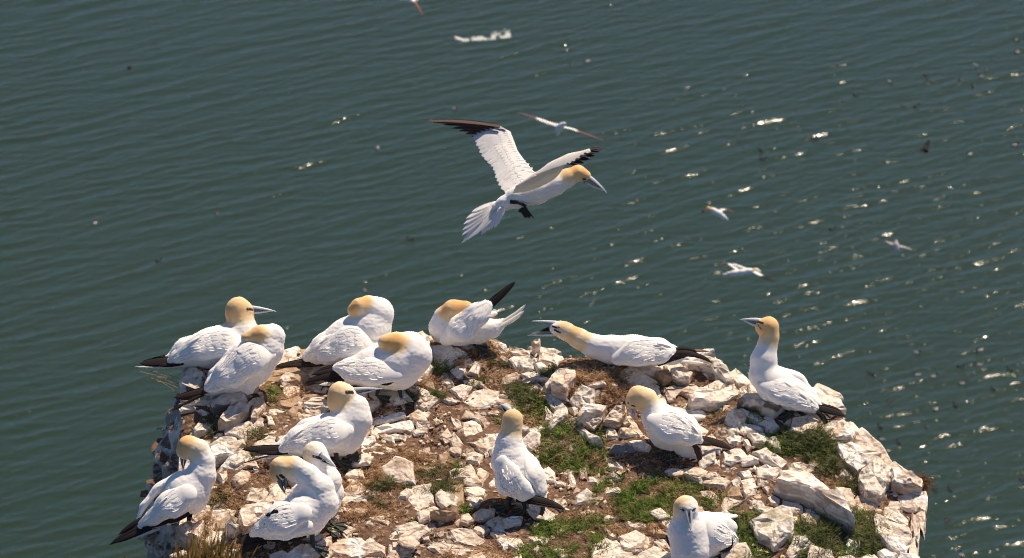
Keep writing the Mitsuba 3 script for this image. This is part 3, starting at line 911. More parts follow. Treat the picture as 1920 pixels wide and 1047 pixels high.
# ------------------------------------------------------------------ birds: materials
for _n, _r, _s in (('plumage', 0.8, 0.2), ('dark_feathers', 0.7, 0.15), ('horn', 0.38, 0.5)):
    scene[_n] = {'type': 'twosided', 'bsdf': {'type': 'principled', 'base_color': {'type': 'mesh_attribute', 'name': 'vertex_color'}, 'roughness': _r, 'specular': _s,
                                              **({'sheen': 0.3} if _n == 'plumage' else {})}}
WHITE, CREAM, AMBER, PALE = np.array([.785, .775, .765]), np.array([.80, .70, .50]), np.array([.71, .405, .16]), np.array([.77, .61, .38])
BLACK, BROWN, BILL, FOOT = np.array([.022, .018, .018]), np.array([.085, .055, .045]), np.array([.47, .51, .55]), np.array([.042, .043, .045])
scene['flight_feathers'] = {'type': 'principledthin', 'base_color': {'type': 'mesh_attribute', 'name': 'vertex_color'}, 'roughness': 0.7, 'diff_trans': 0.36}
TOCAM = unit(-FWD + 0.45 * UP)


def chain_sdf(P, joints, k=0.02, n=None, flat=1.0):
    """Smooth union of the tapering limbs between consecutive joints (position, radius); flattened along n."""
    out = None
    M = np.eye(3)
    if n is not None:
        M = M + (flat - 1) * np.outer(n, n)
        P = P @ M.T.astype(np.float32)
    js = [(np.asarray(M @ p, np.float32), np.float32(r)) for p, r in joints]
    for (a, ra), (b, rb) in zip(js[:-1], js[1:]):
        ab = b - a
        q = P - a
        t = np.clip(q @ ab / max(float(ab @ ab), 1e-9), 0, 1)
        d = np.linalg.norm(q - t[..., None] * ab, axis=-1) - (ra + (rb - ra) * t)
        out = d if out is None else smin(out, d, k)
    return out


def sdf_mesh(chains, h, k=0.02, n=None, flat=1.0):
    pts = np.array([p for c in chains for p, _ in c])
    rad = max(r for c in chains for _, r in c) + 2 * h
    lo, hi = pts.min(0) - rad - h, pts.max(0) + rad + h
    ax = [np.arange(l, u, h, dtype=np.float32) for l, u in zip(lo, hi)]
    P = np.stack(np.meshgrid(*ax, indexing='ij'), -1)
    F = None
    for c in chains:
        d = chain_sdf(P, c, k, n, flat)
        F = d if F is None else smin(F, d, k)
    return surface_nets(F, lo, h)


def blade_mesh(points, width, thick, n, start=0.55, stations=9, peak=0.35):
    """A feather: a slim lens-shaped blade along the points, tapering to its tip."""
    pts = np.asarray(points, float)
    t0 = np.linspace(0, 1, len(pts))
    t = np.linspace(0, 1, stations)
    if len(pts) == 3:
        c = pts[0] * ((1 - t) ** 2)[:, None] + (2 * pts[1] - (pts[0] + pts[2]) / 2) * (2 * t * (1 - t))[:, None] + pts[2] * (t ** 2)[:, None]
    else:
        c = np.column_stack([np.interp(t, t0, pts[:, k]) for k in range(3)])
    tan = unit(np.gradient(c, axis=0))
    side = unit(np.cross(tan, n))
    nn = unit(np.cross(side, tan))
    w = np.where(t < peak, start + (1 - start) * (t / peak), np.sqrt(np.clip(1 - (np.maximum(t - peak, 0) / (1 - peak)) ** 1.7, 0.0015, 1))) * width / 2
    th = thick / 2 * (0.5 + 0.5 * (1 - t))
    ring = [(-1, 0), (-.5, .8), (0, 1), (.5, .8), (1, 0), (0.4, -.5), (-.4, -.5)]
    V = np.stack([c + side * (a * w)[:, None] + nn * (b * th)[:, None] for a, b in ring], 1).reshape(-1, 3)
    m, F_ = len(ring), []
    for i in range(stations - 1):
        for j in range(m):
            a, b = i * m + j, i * m + (j + 1) % m
            F_ += [(a, b, a + m), (b, b + m, a + m)]
    F_ += [(0, j + 1, j) for j in range(1, m - 1)] + [((stations - 1) * m, (stations - 1) * m + j, (stations - 1) * m + j + 1) for j in range(1, m - 1)]
    return V, np.array(F_)


def loft_tube(points, radii, sides=8):
    p = np.asarray(points, float)
    t = unit(np.gradient(p, axis=0))
    a = unit(np.cross(t, np.where(np.abs(t[:, 2:]) < 0.9, [0, 0, 1.0], [1.0, 0, 0])))
    b, ang = np.cross(t, a), np.arange(sides) * 2 * np.pi / sides
    v = p[:, None] + np.broadcast_to(radii, (len(p),))[:, None, None] * (np.cos(ang)[None, :, None] * a[:, None] + np.sin(ang)[None, :, None] * b[:, None])
    i, j = np.meshgrid(np.arange(len(p) - 1), np.arange(sides), indexing='ij')
    q = np.stack([i * sides + j, i * sides + (j + 1) % sides, (i + 1) * sides + (j + 1) % sides, (i + 1) * sides + j], -1).reshape(-1, 4)
    return v.reshape(-1, 3), np.vstack([q[:, [0, 1, 2]], q[:, [0, 2, 3]]])


def colored(v, f, col, bsdf='plumage', smooth=True):
    return mikit.ply((v, f), bsdf, smooth=smooth, color=np.broadcast_to(col, (len(v), 3)) if np.ndim(col) == 1 else col)


def scallops(s, t, L=0.036, W=0.026):
    """Relief of overlapping feathers in rows: s runs towards the feather tips, t across; steps down at every rounded edge."""
    col = t / W
    j = np.floor(col)
    v = col - j - 0.5
    u = s / L + 0.5 * (j % 2) + 0.9 * (v * v) + 0.25 * np.sin(j * 12.9898)
    u = u - np.floor(u)
    return u ** 1.6 - 0.35 * np.abs(v) ** 2 * 2


class Bird:
    def __init__(self, label, contact=None, depth=None, group='northern gannets resting on the rock', h=0.0065, name='gannet', lift=0.02, category='seabird'):
        self.key = fresh(name)
        info(self.key, label, category, group)
        self.d = depth if depth is not None else float(depth_of(hit(*contact, ground, lift)))
        self.s = (DIST + self.d) / DIST / PX
        self.h = h
        self.chains = []

    def at(self, px, py, dz=0.0):
        return unproject(px, py, self.d + dz)

    def J(self, *js):
        return [(self.at(j[0], j[1], j[2]), j[3] * self.s) for j in js]

    def surf(self, px, py):
        """The point of the body's surface at this pixel."""
        o = self.at(px, py, -0.5)
        dirn = unit(o - CAM)
        t = 0.0
        for _ in range(80):
            p = (o + dirn * t)[None].astype(np.float32)
            d = None
            for c in self.chains:
                e = chain_sdf(p, c, 0.02)
                d = e if d is None else smin(d, e, 0.02)
            t += float(d[0]) * 0.8
            if abs(d[0]) < 5e-4:
                break
        return o + dirn * min(t, 0.5)

    def body(self, chains, amber=(), face=(), ruffle=0.0034, tint=WHITE, amber_col=AMBER, pale=None, far=False, deep=1.0):
        self.chains = [self.J(*c) for c in chains]
        v, f = sdf_mesh(self.chains, self.h, 0.022 if not far else 0.25 * self.s * 20)
        if face:
            mid_ = self.surf(*face[0][0])
            for _ in range(2):
                near_ = np.nonzero(np.linalg.norm(v[f].mean(1) - mid_, axis=1) < 0.045)[0]
                v, f = trimesh.remesh.subdivide(v, f, face_index=near_)
        n = vnormals(v, f)
        col = np.tile(tint, (len(v), 1)).astype(float)
        a = np.zeros(len(v))
        for px, py, dz, r, *st in amber:
            c = self.at(px, py, dz)
            d = np.linalg.norm(v - c, axis=1) / (1.12 * r * self.s)
            a = np.maximum(a, (st[0] if st else 1.0) * np.clip((1.52 - d) / 0.92, 0, 1))
        a = (a * a * (3 - 2 * a))[:, None]
        light = PALE if pale is None else pale
        mid = np.clip(a * 2, 0, 1)
        col = col * (1 - mid) + light * mid
        hi_ = np.clip(a * 2 - 1, 0, 1) * deep
        col = col * (1 - hi_) + amber_col * hi_
        if not far:
            w = meshkit.fbm(v * 22, 2, 3)[:, None] - 0.5
            col = col * (1 + 0.07 * w)
            d = (meshkit.noise(v * np.array([55, 55, 90]), 7) - 0.5) + 0.5 * (meshkit.noise(v * 130, 8) - 0.5)
            v = v + n * (d * ruffle * (1 - 0.6 * a[:, 0]))[:, None]
        for pa, pb, wpx in face:
            A, B = self.surf(*pa), self.surf(*pb)
            ab = B - A
            t = np.clip((v - A) @ ab / max(ab @ ab, 1e-9), 0, 1)
            d = np.linalg.norm(v - A - t[:, None] * ab, axis=1) / (wpx * self.s)
            m = np.clip((1.3 - d) / 0.5, 0, 1)[:, None]
            col = col * (1 - m) + BLACK * 1.3 * m
        part(self.key, 'body', colored(v, f, col))
        return self

    def wing(self, js, n=None, flat=2.15, relief=0.0014, tint=WHITE, L=0.036, W=0.026, label=None, k=0.03, coverts=None):
        coverts = (n is None and len(js) >= 4) if coverts is None else coverts
        n = unit(TOCAM if n is None else n)
        js = self.J(*js)
        v, f = sdf_mesh([js], self.h, k, n, flat)
        nv = vnormals(v, f)
        a, b = js[0][0], js[-1][0]
        along = unit(b - a)
        across = unit(np.cross(along, n))
        s, t = (v - a) @ along, (v - a) @ across
        s = s + 0.034 * (meshkit.fbm(v * 17, 2, 5) - 0.5)
        t = t + 0.026 * (meshkit.fbm(v * 15 + 9, 2, 6) - 0.5)
        g = scallops(s, t, L, W)
        fade = np.clip(s / 0.05, 0.15, 1)
        soft = np.clip(2.2 * meshkit.noise(v * 11, 11) - 0.5, 0.1, 1)
        fold = meshkit.fbm(np.stack([s * 9, t * 34, 0 * s], -1), 2, 12) - 0.5      # long soft folds along the feathers
        v = v + nv * (relief * fade * soft * (g - 0.4) + (0.0022 + relief) * fade * fold)[:, None]
        col = np.tile(tint, (len(v), 1)) * (1 + 0.06 * (meshkit.fbm(v * 18, 2, 4)[:, None] - 0.5))
        key = part(self.key, 'wing', colored(v, f, col), label)
        if coverts:
            # rows of overlapping feathers laid on the wing's outer face
            r = np.random.default_rng(17 + len(scene))
            P, R = np.array([p for p, _ in js]), np.array([q for _, q in js])
            seg = np.concatenate([[0], np.cumsum(np.linalg.norm(np.diff(P, axis=0), axis=1))])
            total = seg[-1]
            nv2 = vnormals(v, f)
            front = nv2 @ n > 0.25
            e1 = unit(along - n * (along @ n))
            e2 = np.cross(n, e1)
            tree_ = cKDTree(np.column_stack([v[front] @ e1, v[front] @ e2]))
            hgt, nrm_f = v[front] @ n, nv2[front]
            out = []
            for row, fr_ in enumerate(np.linspace(0.12, 0.84, 8)):
                c = np.array([np.interp(fr_ * total, seg, P[:, k]) for k in range(3)])
                rr = np.interp(fr_ * total, seg, R)
                m = max(2, int(2 * rr / 0.024))
                for j in range(m):
                    u = (-0.84 + 1.68 * (j + 0.5 * (row % 2) + .25 + r.normal(0, .12)) / m)
                    if abs(u) > .9 or fr_ < .3 and abs(u) > .7:
                        continue
                    L_ = (0.050 + 0.065 * fr_) * r.uniform(.85, 1.15)
                    pts, n_l = [], n
                    for q in (0, .5, 1):
                        s_ = min(fr_ * total + L_ * q, total * 1.02)
                        cc = np.array([np.interp(s_, seg, P[:, k]) for k in range(3)])
                        rq = np.interp(s_, seg, R)
                        p2 = cc + across * u * (1 - .12 * q) * rq
                        d_, idx_ = tree_.query([p2 @ e1, p2 @ e2], k=4)
                        p2 = p2 + n * (hgt[idx_].mean() - p2 @ n + (-.0024, -.0002, .0009)[int(q * 2)])
                        pts.append(p2)
                        n_l = nrm_f[idx_[0]]
                    out.append(blade_mesh(pts, 0.033 * r.uniform(.85, 1.15), 0.0026, unit(n_l), .85, 7, .45))
            vv, ff = joined(out)
            part(key, 'covert_feathers', colored(vv, ff, np.tile(tint, (len(vv), 1)) * (1 + 0.05 * (meshkit.noise(vv * 14, 3)[:, None] - .5))))
        return key

    def feather(self, pts, w, col=BLACK, n=None, thick=0.006, name='primary_feather', start=0.6, parent=None, bsdf=None):
        P = [self.at(*p) for p in pts]
        c = BLACK * 1.0 if col is None else col
        v, f = blade_mesh(P, w * self.s, thick, unit(TOCAM if n is None else n), start)
        return part(parent or self.key, name, colored(v, f, c, bsdf or ('dark_feathers' if c.mean() < 0.2 else 'plumage')))

    def primaries(self, spots, n=None, col=BLACK):
        for p in spots:
            self.feather(p[:-1], p[-1] * 1.35, col, n, start=0.85)

    def tail(self, spots, col=None, n=None):
        for p in spots:
            self.feather(p[:-1], p[-1], WHITE * 0.95 if col is None else col, n, name='tail_feather')

    def bill(self, base, tip, r, up=None, lower_tip=None, lower_base=None, dark=False):
        b, t = self.at(*base), self.at(*tip)
        b = b - (t - b) * 0.13
        ax = unit(t - b)
        up = unit(UP - ax * (UP @ ax)) if up is None else unit(up)
        if abs(UP @ ax) > 0.85:
            up = unit(-RIGHT - ax * (-RIGHT @ ax)) if up is None or True else up
        side = np.cross(ax, up)
        R = 1.12 * r * self.s
        key = None
        for nm, sg, scale in (('upper_bill', 1, 1.0), ('lower_bill', -1, 0.72)):
            bb, tt = b, t
            if sg < 0 and lower_tip is not None:
                bb, tt = self.at(*lower_base), self.at(*lower_tip)
                bb = bb - (tt - bb) * .1
            u = np.linspace(0, 1, 12)
            w = np.where(u < 0.1, 0.9 + u, 1.0 - 0.94 * np.clip((u - 0.1) / 0.9, 0, 1) ** 1.35)
            off = sg * 0.42 * w * R
            c = bb + (tt - bb) * u[:, None] * (1.0 if sg > 0 else 0.94) + up * (off - (sg > 0) * 0.22 * R * u ** 4)[:, None]
            ang = np.arange(10) * 2 * np.pi / 10
            hv = np.where(sg * np.sin(ang) > 0, 0.78, 0.34)
            V = c[:, None] + (w * R * scale)[:, None, None] * (0.72 * np.cos(ang)[None, :, None] * side + (hv * np.sin(ang))[None, :, None] * up)
            V = V.reshape(-1, 3)
            F_ = []
            for i in range(11):
                for j in range(10):
                    a0, b0 = i * 10 + j, i * 10 + (j + 1) % 10
                    F_ += [(a0, b0, a0 + 10), (b0, b0 + 10, a0 + 10)]
            F_ += [(110, 110 + j, 111 + j) for j in range(1, 9)]
            uu, hh = np.repeat(u, 10), np.tile(sg * np.sin(ang), 12)
            col = BILL * (0.86 + 0.25 * uu)[:, None]
            dk = np.clip((0.10 - uu) / 0.06, 0, 1) + (hh < -0.3) * np.clip((0.75 - uu) * 5, 0, 1) + 0.85 * (np.abs(hh - 0.3) < 0.25) * np.clip((0.45 - uu) * 4, 0, 1) * (sg > 0)
            dk = np.clip(dk + (0.7 if dark else 0), 0, 1)[:, None]
            col = col * (1 - dk) + BLACK * 1.5 * dk
            part(self.key, nm, colored(V, np.array(F_), col, 'horn'))
        return self

    def eye(self, px, py, r=0.0052):
        c = self.surf(px, py)
        m = trimesh.creation.icosphere(2, r)
        v = np.array(m.vertices)
        d = unit(CAM - c)
        col = np.where((v @ d > r * 0.80)[:, None], BLACK, np.array([.16, .18, .19]))
        part(self.key, 'eye', colored(v + c, np.array(m.faces), col, 'horn'))
        return self

    def foot(self, px, py, deg, top=None, size=0.085, on=None):
        """A webbed foot on the ground at the pixel, toes towards deg (0 = right, 90 = away), and its shank up to the pixel top."""
        heel = hit(px, py, ground, 0.022) if on is None else self.at(px, py, on)
        parts_ = []
        tips = []
        for da in (-32, 0, 32):
            a = math.radians(deg + da)
            tp = np.array([heel[0] + size * math.cos(a), heel[1] + size * math.sin(a), 0])
            tp[2] = heel[2] - 0.006 + 0.2126 * (tp[1] - heel[1])
            tips.append(tp)
        u = np.linspace(0, 1, 5)
        web_v = [heel + [0, 0, .006]]
        for a, b in ((0, 1), (1, 2)):
            for q in np.linspace(0, 1, 6):
                e = tips[a] * (1 - q) + tips[b] * q
                web_v.append(heel + (e - heel) * (1 - 0.55 * q * (1 - q)))
        web_v = np.array(web_v)
        top_, bot = web_v + [0, 0, .002], web_v - [0, 0, .003]
        fan = [(0, i, i + 1) for i in range(1, 12)]
        nV = len(web_v)
        rim = [(0, 1)] + [(i, i + 1) for i in range(1, 12)] + [(12, 0)]
        parts_.append((np.vstack([top_, bot]), np.array(fan + [(a + nV, c + nV, b + nV) for a, b, c in fan] + [x for a, b in rim for x in ((a, a + nV, b), (b, a + nV, b + nV))])))
        key = part(self.key, 'foot', colored(*parts_[0], FOOT, 'dark_feathers', False))
        lines = []
        for tp in tips:
            lines.append(loft_tube(heel + (tp - heel) * u[:, None] + [0, 0, .007], 0.0042 * (1.2 - 0.6 * u), 6))
        if top is not None:
            tpp = self.at(*top)
            part(self.key, 'leg', colored(*loft_tube(heel + (tpp - heel) * u[:, None] + [0, 0, .006], 0.0085 + 0.006 * u, 8), FOOT, 'dark_feathers'))
        v, f = joined(lines)
        part(key, 'toe', colored(v, f, np.array([.085, .095, .06]), 'dark_feathers'), 'greenish lines along the toes')
        return self


# ------------------------------------------------------------------ the gannets on the rock
def back_left():
    b = Bird('white gannet at the far left back edge, tail out over the sea, bill pointing right', (408, 695))
    b.body([[(456,631,0,33),(430,648,0,41),(398,653,0,38),(350,661,0,27),(318,675,0,11)], [(456,625,0,30),(452,603,0,24),(446,588,0,22),(448,581,0,22.5),(461,584,0,15)]],
           [(445,586,0,27),(443,602,0,18)], [((473,581),(464,580),2.6)])
    b.bill((471,582,0), (518,583,0), 7).eye(465, 580)
    b.wing([(452,642,-.085,14),(425,645,-.11,28),(380,650,-.10,26),(335,668,-.06,13),(318,677,-.04,6)])
    b.wing([(440,612,.05,10),(400,625,.07,16),(350,646,.06,14),(318,670,.02,6)], n=UP * 1.0 + FWD * .3)
    b.primaries([((342,676,-.04),(300,679,-.04),(262,682,-.04),16), ((345,680,-.05),(315,684,-.05),(285,683,-.04),8), ((330,668,.0),(300,673,.0),(272,679,.0),9)])
    b.tail([((345,686,-.02),(300,688,0),(253,688,.02),7), ((340,684,.03),(290,687,.03),(262,690,.03),6)])


def front_left_sleeper():
    b = Bird('white gannet sleeping with its head tucked back, in front of the far left one', (466, 742))
    b.body([[(496,656,0,36),(470,680,0,43),(435,704,0,34),(405,722,0,20),(388,733,0,9)], [(497,650,0,33),(510,632,0,23),(488,629,-.05,18),(464,634,-.065,12)], [(470,700,0,26),(465,728,-.02,13)]],
           [(466,633,-.07,11),(484,628,-.07,16),(500,634,-.05,11,.8)], ruffle=.004)
    b.wing([(503,665,-.075,15),(472,672,-.115,31),(432,700,-.10,28),(400,722,-.06,14),(385,732,-.04,6)], relief=.0035, L=.055, W=.042)
    b.wing([(478,640,.03,12),(440,660,.05,20),(405,695,.04,14),(386,728,0,5)], n=UP + RIGHT * -.5, relief=.003, L=.05, W=.04)
    b.primaries([((400,727,-.05),(362,738,-.05),(326,746,-.04),12), ((390,732,-.02),(358,744,-.02),(335,748,-.02),8), ((382,740,-.04),(350,755,-.03),(320,772,-.03),5)], col=np.array([.035,.025,.022]))
    b.tail([((410,733,-.02),(385,747,0),(345,764,.0),9), ((405,738,.02),(380,752,.02),(352,762,.02),8)])


def back_sleeper():
    b = Bird('white gannet sleeping with head tucked back, standing at the back edge behind another sleeper', (630, 688))
    b.body([[(690,620,0,43),(652,640,0,42),(612,656,0,31),(586,667,0,16),(570,673,0,8)], [(692,615,0,40),(705,589,0,32),(690,577,-.03,21),(673,577,-.06,16),(661,582,-.065,10)]],
           [(666,576,-.07,16),(681,570,-.06,16)], ruffle=.004)
    b.wing([(698,645,-.10,13),(660,640,-.125,31),(615,655,-.10,25),(575,672,-.05,8)], relief=.0035, L=.055, W=.04)
    b.wing([(690,655,-.095,12),(655,660,-.11,20),(615,672,-.08,12),(585,677,-.05,6)], relief=.002)
    b.wing([(665,598,.03,16),(630,620,.05,20),(590,655,.04,12),(565,670,.02,5)], n=UP - RIGHT * .5, relief=.0035, L=.055, W=.04)
    b.primaries([((628,673,-.05),(570,680,-.05),(513,688,-.04),13), ((618,680,-.07),(575,684,-.06),(540,686,-.05),9)], col=np.array([.035,.025,.022]))
    b.tail([((625,686,-.02),(575,697,0),(530,708,.0),9), ((615,688,.03),(580,700,.03),(548,702,.03),8)])
    b.feather([(605,694,-.03),(562,703,-.02),(525,712,-.01)], 5, BROWN, name='tail_feather')


def middle_sleeper():
    b = Bird('gannet asleep with head laid back, webbed feet showing, below the back sleeper', (748, 742))
    b.body([[(770,668,0,40),(745,686,0,45),(702,690,0,39),(660,695,0,25),(636,690,0,11)], [(770,664,0,37),(768,652,0,29),(742,645,-.05,21),(722,642,-.07,14)]],
           [(728,642,-.08,15),(742,643,-.08,19),(756,646,-.06,14,.8)], ruffle=.003)
    b.wing([(738,700,-.115,19),(698,697,-.125,27),(658,695,-.10,20),(630,690,-.06,8)], relief=.0016)
    b.wing([(715,655,.0,12),(685,668,.03,18),(650,680,.02,12),(628,684,0,5)], n=UP - RIGHT * .3, relief=.002)
    b.primaries([((655,700,-.07),(615,705,-.06),(576,717,-.05),11), ((645,692,-.04),(612,697,-.04),(584,703,-.04),9), ((650,708,-.08),(628,713,-.07),(604,712,-.06),8), ((648,684,-.01),(618,690,-.01),(592,700,-.01),9)])
    b.feather([(744,708,-.135), (728,720,-.14), (712,719,-.14)], 6, BLACK, name='covert_feather')
    b.tail([((655,712,-.02),(625,718,0),(598,722,.0),10)])
    b.foot(752, 748, -8, (748, 725, -.02)).foot(706, 744, -30, (712, 722, -.04))


def alert_left():
    b = Bird('white gannet in the left centre with its long bill pointing right, turned in profile', (640, 860))
    b.body([[(664,788,0,34),(640,812,0,42),(600,822,0,37),(563,828,0,28),(533,841,0,15),(510,847,0,7)], [(664,785,0,32),(668,765,0,23),(646,768,0,20),(635,754,0,20),(640,741,0,24),(653,740,0,15)]],
           [(634,746,0,25),(634,762,0,17)], [((661,736),(650,736),3.2)])
    b.bill((658,737,0), (717,728,0), 7.8).eye(651, 735)
    b.wing([(650,808,-.12,14),(620,812,-.135,30),(570,826,-.105,25),(530,842,-.06,9)])
    b.wing([(648,806,-.125,11),(625,818,-.14,14),(600,826,-.13,12)], relief=.002)
    b.wing([(610,780,.04,12),(575,793,.05,16),(540,822,.03,12),(505,842,.0,5)], n=UP - RIGHT * .3)
    b.primaries([((534,841,-.05),(492,842,-.05),(454,843,-.04),12), ((540,848,-.06),(505,849,-.06),(475,846,-.05),8)])
    b.tail([((540,852,-.02),(495,859,0),(456,868,.0),8), ((535,850,.02),(500,856,.02),(475,862,.02),8)])
    b.feather([(505,855,-.03),(478,862,-.02),(452,870,-.01)], 4, BROWN, name='tail_feather')
    b.foot(655, 861, 2, (652, 845, -.04)).foot(632, 868, -20, (630, 850, -.06))


def behind_preener():
    b = Bird('gannet peering out from behind the preening gannet near the bottom left', (606, 968))
    b.body([[(610,905,0,30),(602,938,.02,37),(575,935,.08,32),(545,945,.14,18)], [(610,900,0,28),(600,874,0,22),(592,858,0,21),(591,851,0,21.5),(598,856,-.02,15)]],
           [(584,852,0,18,.75),(588,868,0,16,.6)], [((602,860),(588,856),2.6),((610,862),(602,857),2.2)], deep=.4)
    b.bill((603,860,-.055), (632,877,-.10), 9).eye(590, 857)
    b.wing([(628,900,-.02,12),(634,925,.0,16),(618,950,.04,12)], n=RIGHT - FWD * .5)
    b.feather([(600,905,.02), (560,930,.10), (525,950,.16)], 14, WHITE, name='covert_feather')
    b.tail([((555,945,.16),(525,955,.20),(500,965,.22),9)])
    b.foot(622, 985, -10, (615, 965, .0))


def bottom_left_preener():
    b = Bird('gannet bending its neck to preen, black flecks on wing, bottom left', (572, 1020))
    b.body([[(602,946,0,32),(570,965,0,43),(530,984,0,31),(496,999,0,16),(476,1005,0,8)], [(602,944,0,31),(598,918,0,28),(576,893,0,22),(551,877,-.01,20),(528,879,-.02,21),(522,888,-.03,17)]],
           [(516,882,-.03,19),(536,874,-.02,19),(557,877,0,15,.8)], [((532,896),(526,892),3.0),((524,900),(520,894),2.0)])
    b.bill((529,897,-.045), (534,928,-.07), 9, dark=True).eye(519, 893)
    b.wing([(565,962,-.13,20),(530,972,-.125,31),(495,990,-.09,17),(472,1003,-.05,6)], relief=.0018)
    b.wing([(572,985,-.115,15),(535,995,-.11,18),(500,1003,-.08,10)], relief=.0018)
    b.feather([(521,958,-.155), (509,963,-.15), (498,968,-.145)], 10, BLACK, name='covert_feather')
    b.feather([(520,986,-.155), (508,984,-.15), (494,983,-.14)], 8, BLACK, name='covert_feather')
    b.feather([(575,1006,-.10), (540,1014,-.10), (500,1014,-.08)], 7, BLACK, name='covert_feather')
    b.primaries([((505,1006,-.06),(474,1008,-.05),(442,1018,-.04),17), ((500,1012,-.06),(470,1022,-.06),(446,1042,-.05),15), ((500,1004,-.02),(470,1008,-.02),(452,1010,-.02),10)])
    b.tail([((500,1010,.0),(485,1024,.0),(470,1040,.0),9)])
    b.foot(588, 1030, -15, (585, 1005, -.05)).foot(612, 994, -8, (604, 975, .02))


def left_edge():
    b = Bird('gannet on the steep left edge, head bent away, black wing tips over sea', (348, 992), lift=.06)
    b.body([[(376,893,0,28),(352,925,0,40),(318,953,0,29),(290,975,0,14),(272,986,0,7)], [(378,890,0,26),(381,866,0,21),(372,845,0,20),(354,838,.01,19.5),(346,846,.02,15.5)]],
           [(350,836,.0,20),(368,846,0,18),(380,858,0,13,.8)])
    b.bill((345,855,.04), (343,884,.07), 6, dark=True)
    b.wing([(350,927,-.125,20),(322,945,-.125,26),(288,970,-.085,15),(263,987,-.05,6)], relief=.0018, L=.05)
    b.wing([(330,893,.06,14),(298,915,.07,18),(272,945,.05,12),(258,975,.02,5)], n=UP - RIGHT * .8)
    b.primaries([((290,980,-.06),(248,998,-.05),(205,1022,-.04),11), ((285,988,-.06),(248,1003,-.06),(217,1018,-.05),10), ((325,972,-.11),(295,983,-.10),(266,990,-.08),9), ((355,962,-.115),(335,974,-.12),(312,981,-.11),6),
                 ((276,968,.0),(248,985,.0),(222,1003,.0),8)])
    b.tail([((300,992,.0),(275,1000,.02),(255,1008,.03),7)])
    b.foot(352, 990, -20, (356, 968, -.05))


def tail_up():
    b = Bird('gannet crouching at the back edge with its black wing tip and tail raised, face hidden', (870, 652))
    b.body([[(834,616,0,29),(862,614,0,34),(896,617,0,27),(922,617,0,17),(945,605,0,8)], [(832,612,0,27),(834,596,-.02,20),(850,583,-.05,19.5),(872,580,-.06,16)]],
           [(842,582,-.06,17),(858,576,-.07,19),(873,575,-.08,16)])
    b.wing([(838,636,-.075,14),(868,614,-.13,26),(897,588,-.14,22),(914,572,-.13,10)], relief=.0022)
    b.primaries([((908,583,-.125),(940,553,-.125),(966,528,-.12),11), ((905,575,-.12),(935,554,-.12),(956,537,-.12),8)])
    b.wing([(890,595,.06,12),(915,590,.08,12),(926,588,.08,7)], n=UP, label='far wing')
    b.feather([(908,604,-.02), (925,598,.0), (943,602,.02)], 9, BROWN * 1.5)
    b.tail([((928,610,-.02),(962,592,-.02),(986,571,-.02),9), ((925,618,-.03),(960,600,-.03),(983,583,-.03),10), ((930,612,.03),(960,598,.03),(978,585,.03),9)], col=np.array([.72,.70,.64]))
    b.foot(890, 650, -30, (890, 635, -.04))


def croucher():
    b = Bird('gannet stretched out low with its bill wide open, facing left at the back edge', (1190, 696))
    b.body([[(1041,616,0,10.5),(1049,617,0,13.5),(1060,621,0,15.5),(1085,635,0,18),(1112,649,0,21),(1145,656,0,26),(1190,658,0,29),(1235,660,0,25),(1262,668,0,15),(1286,674,0,7)]],
           [(1058,618,0,15),(1076,628,0,18),(1094,640,0,17),(1106,648,0,12,.7)], [((1036,612),(1044,615),1.7),((1040,619),(1050,624),1.9)])
    b.bill((1042,612,0), (997,601,0), 8.0, lower_tip=(984,629,0), lower_base=(1046,622,0)).eye(1048, 614)
    b.feather([(1050,619,.0), (1036,617,.0), (1014,621,0)], 11, BLACK, name='gape')
    b.wing([(1160,672,-.08,15),(1195,661,-.105,26),(1235,661,-.095,22),(1260,658,-.065,9)], relief=.0018, L=.045)
    b.wing([(1180,640,.05,12),(1225,642,.06,15),(1255,650,.04,9),(1275,656,.02,5)], n=UP)
    b.primaries([((1240,676,-.08),(1292,664,-.07),(1338,683,-.05),9), ((1245,668,-.07),(1285,661,-.07),(1320,671,-.05),8), ((1255,658,-.03),(1285,654,-.03),(1308,661,-.02),6), ((1232,684,-.09),(1262,672,-.08),(1290,668,-.07),9)])
    b.tail([((1262,677,-.03),(1295,679,-.02),(1322,682,.0),8)])
    b.feather([(1275,664,.03), (1302,658,.04), (1331,660,.05)], 7, np.array([.26, .17, .12]), name='tail_feather')


def standing_right():
    b = Bird('gannet standing tall at the right edge, neck stretched up and bill pointing left', (1496, 776))
    b.body([[(1430,705,0,25),(1453,723,0,34),(1487,741,0,29),(1518,757,0,17),(1540,769,0,8)], [(1430,702,0,25),(1432,675,0,24),(1438,650,0,18),(1443,632,0,16.5),(1440,614,0,19),(1430,613,0,14)]],
           [(1440,614,0,23),(1443,636,0,17),(1440,652,0,13,.7)], [((1421,604),(1430,606),2.4),((1421,609),(1427,617),1.1)], ruffle=.0008)
    b.bill((1423,607,0), (1387,598,0), 8).eye(1428, 605)
    b.wing([(1432,722,-.065,14),(1465,734,-.105,25),(1500,751,-.085,18),(1530,765,-.05,7)], relief=.002)
    b.wing([(1455,690,.03,12),(1490,706,.06,20),(1518,735,.05,12),(1542,764,.02,5)], n=UP + RIGHT * .4, relief=.002)
    b.primaries([((1525,764,-.05),(1558,771,-.05),(1586,781,-.04),12), ((1532,772,-.06),(1546,788,-.06),(1553,806,-.05),8), ((1530,760,.0),(1560,766,.0),(1580,775,.0),8)])
    b.tail([((1520,768,.0),(1540,778,.0),(1556,786,.0),7)])
    b.foot(1486, 778, 200, (1484, 762, -.02))


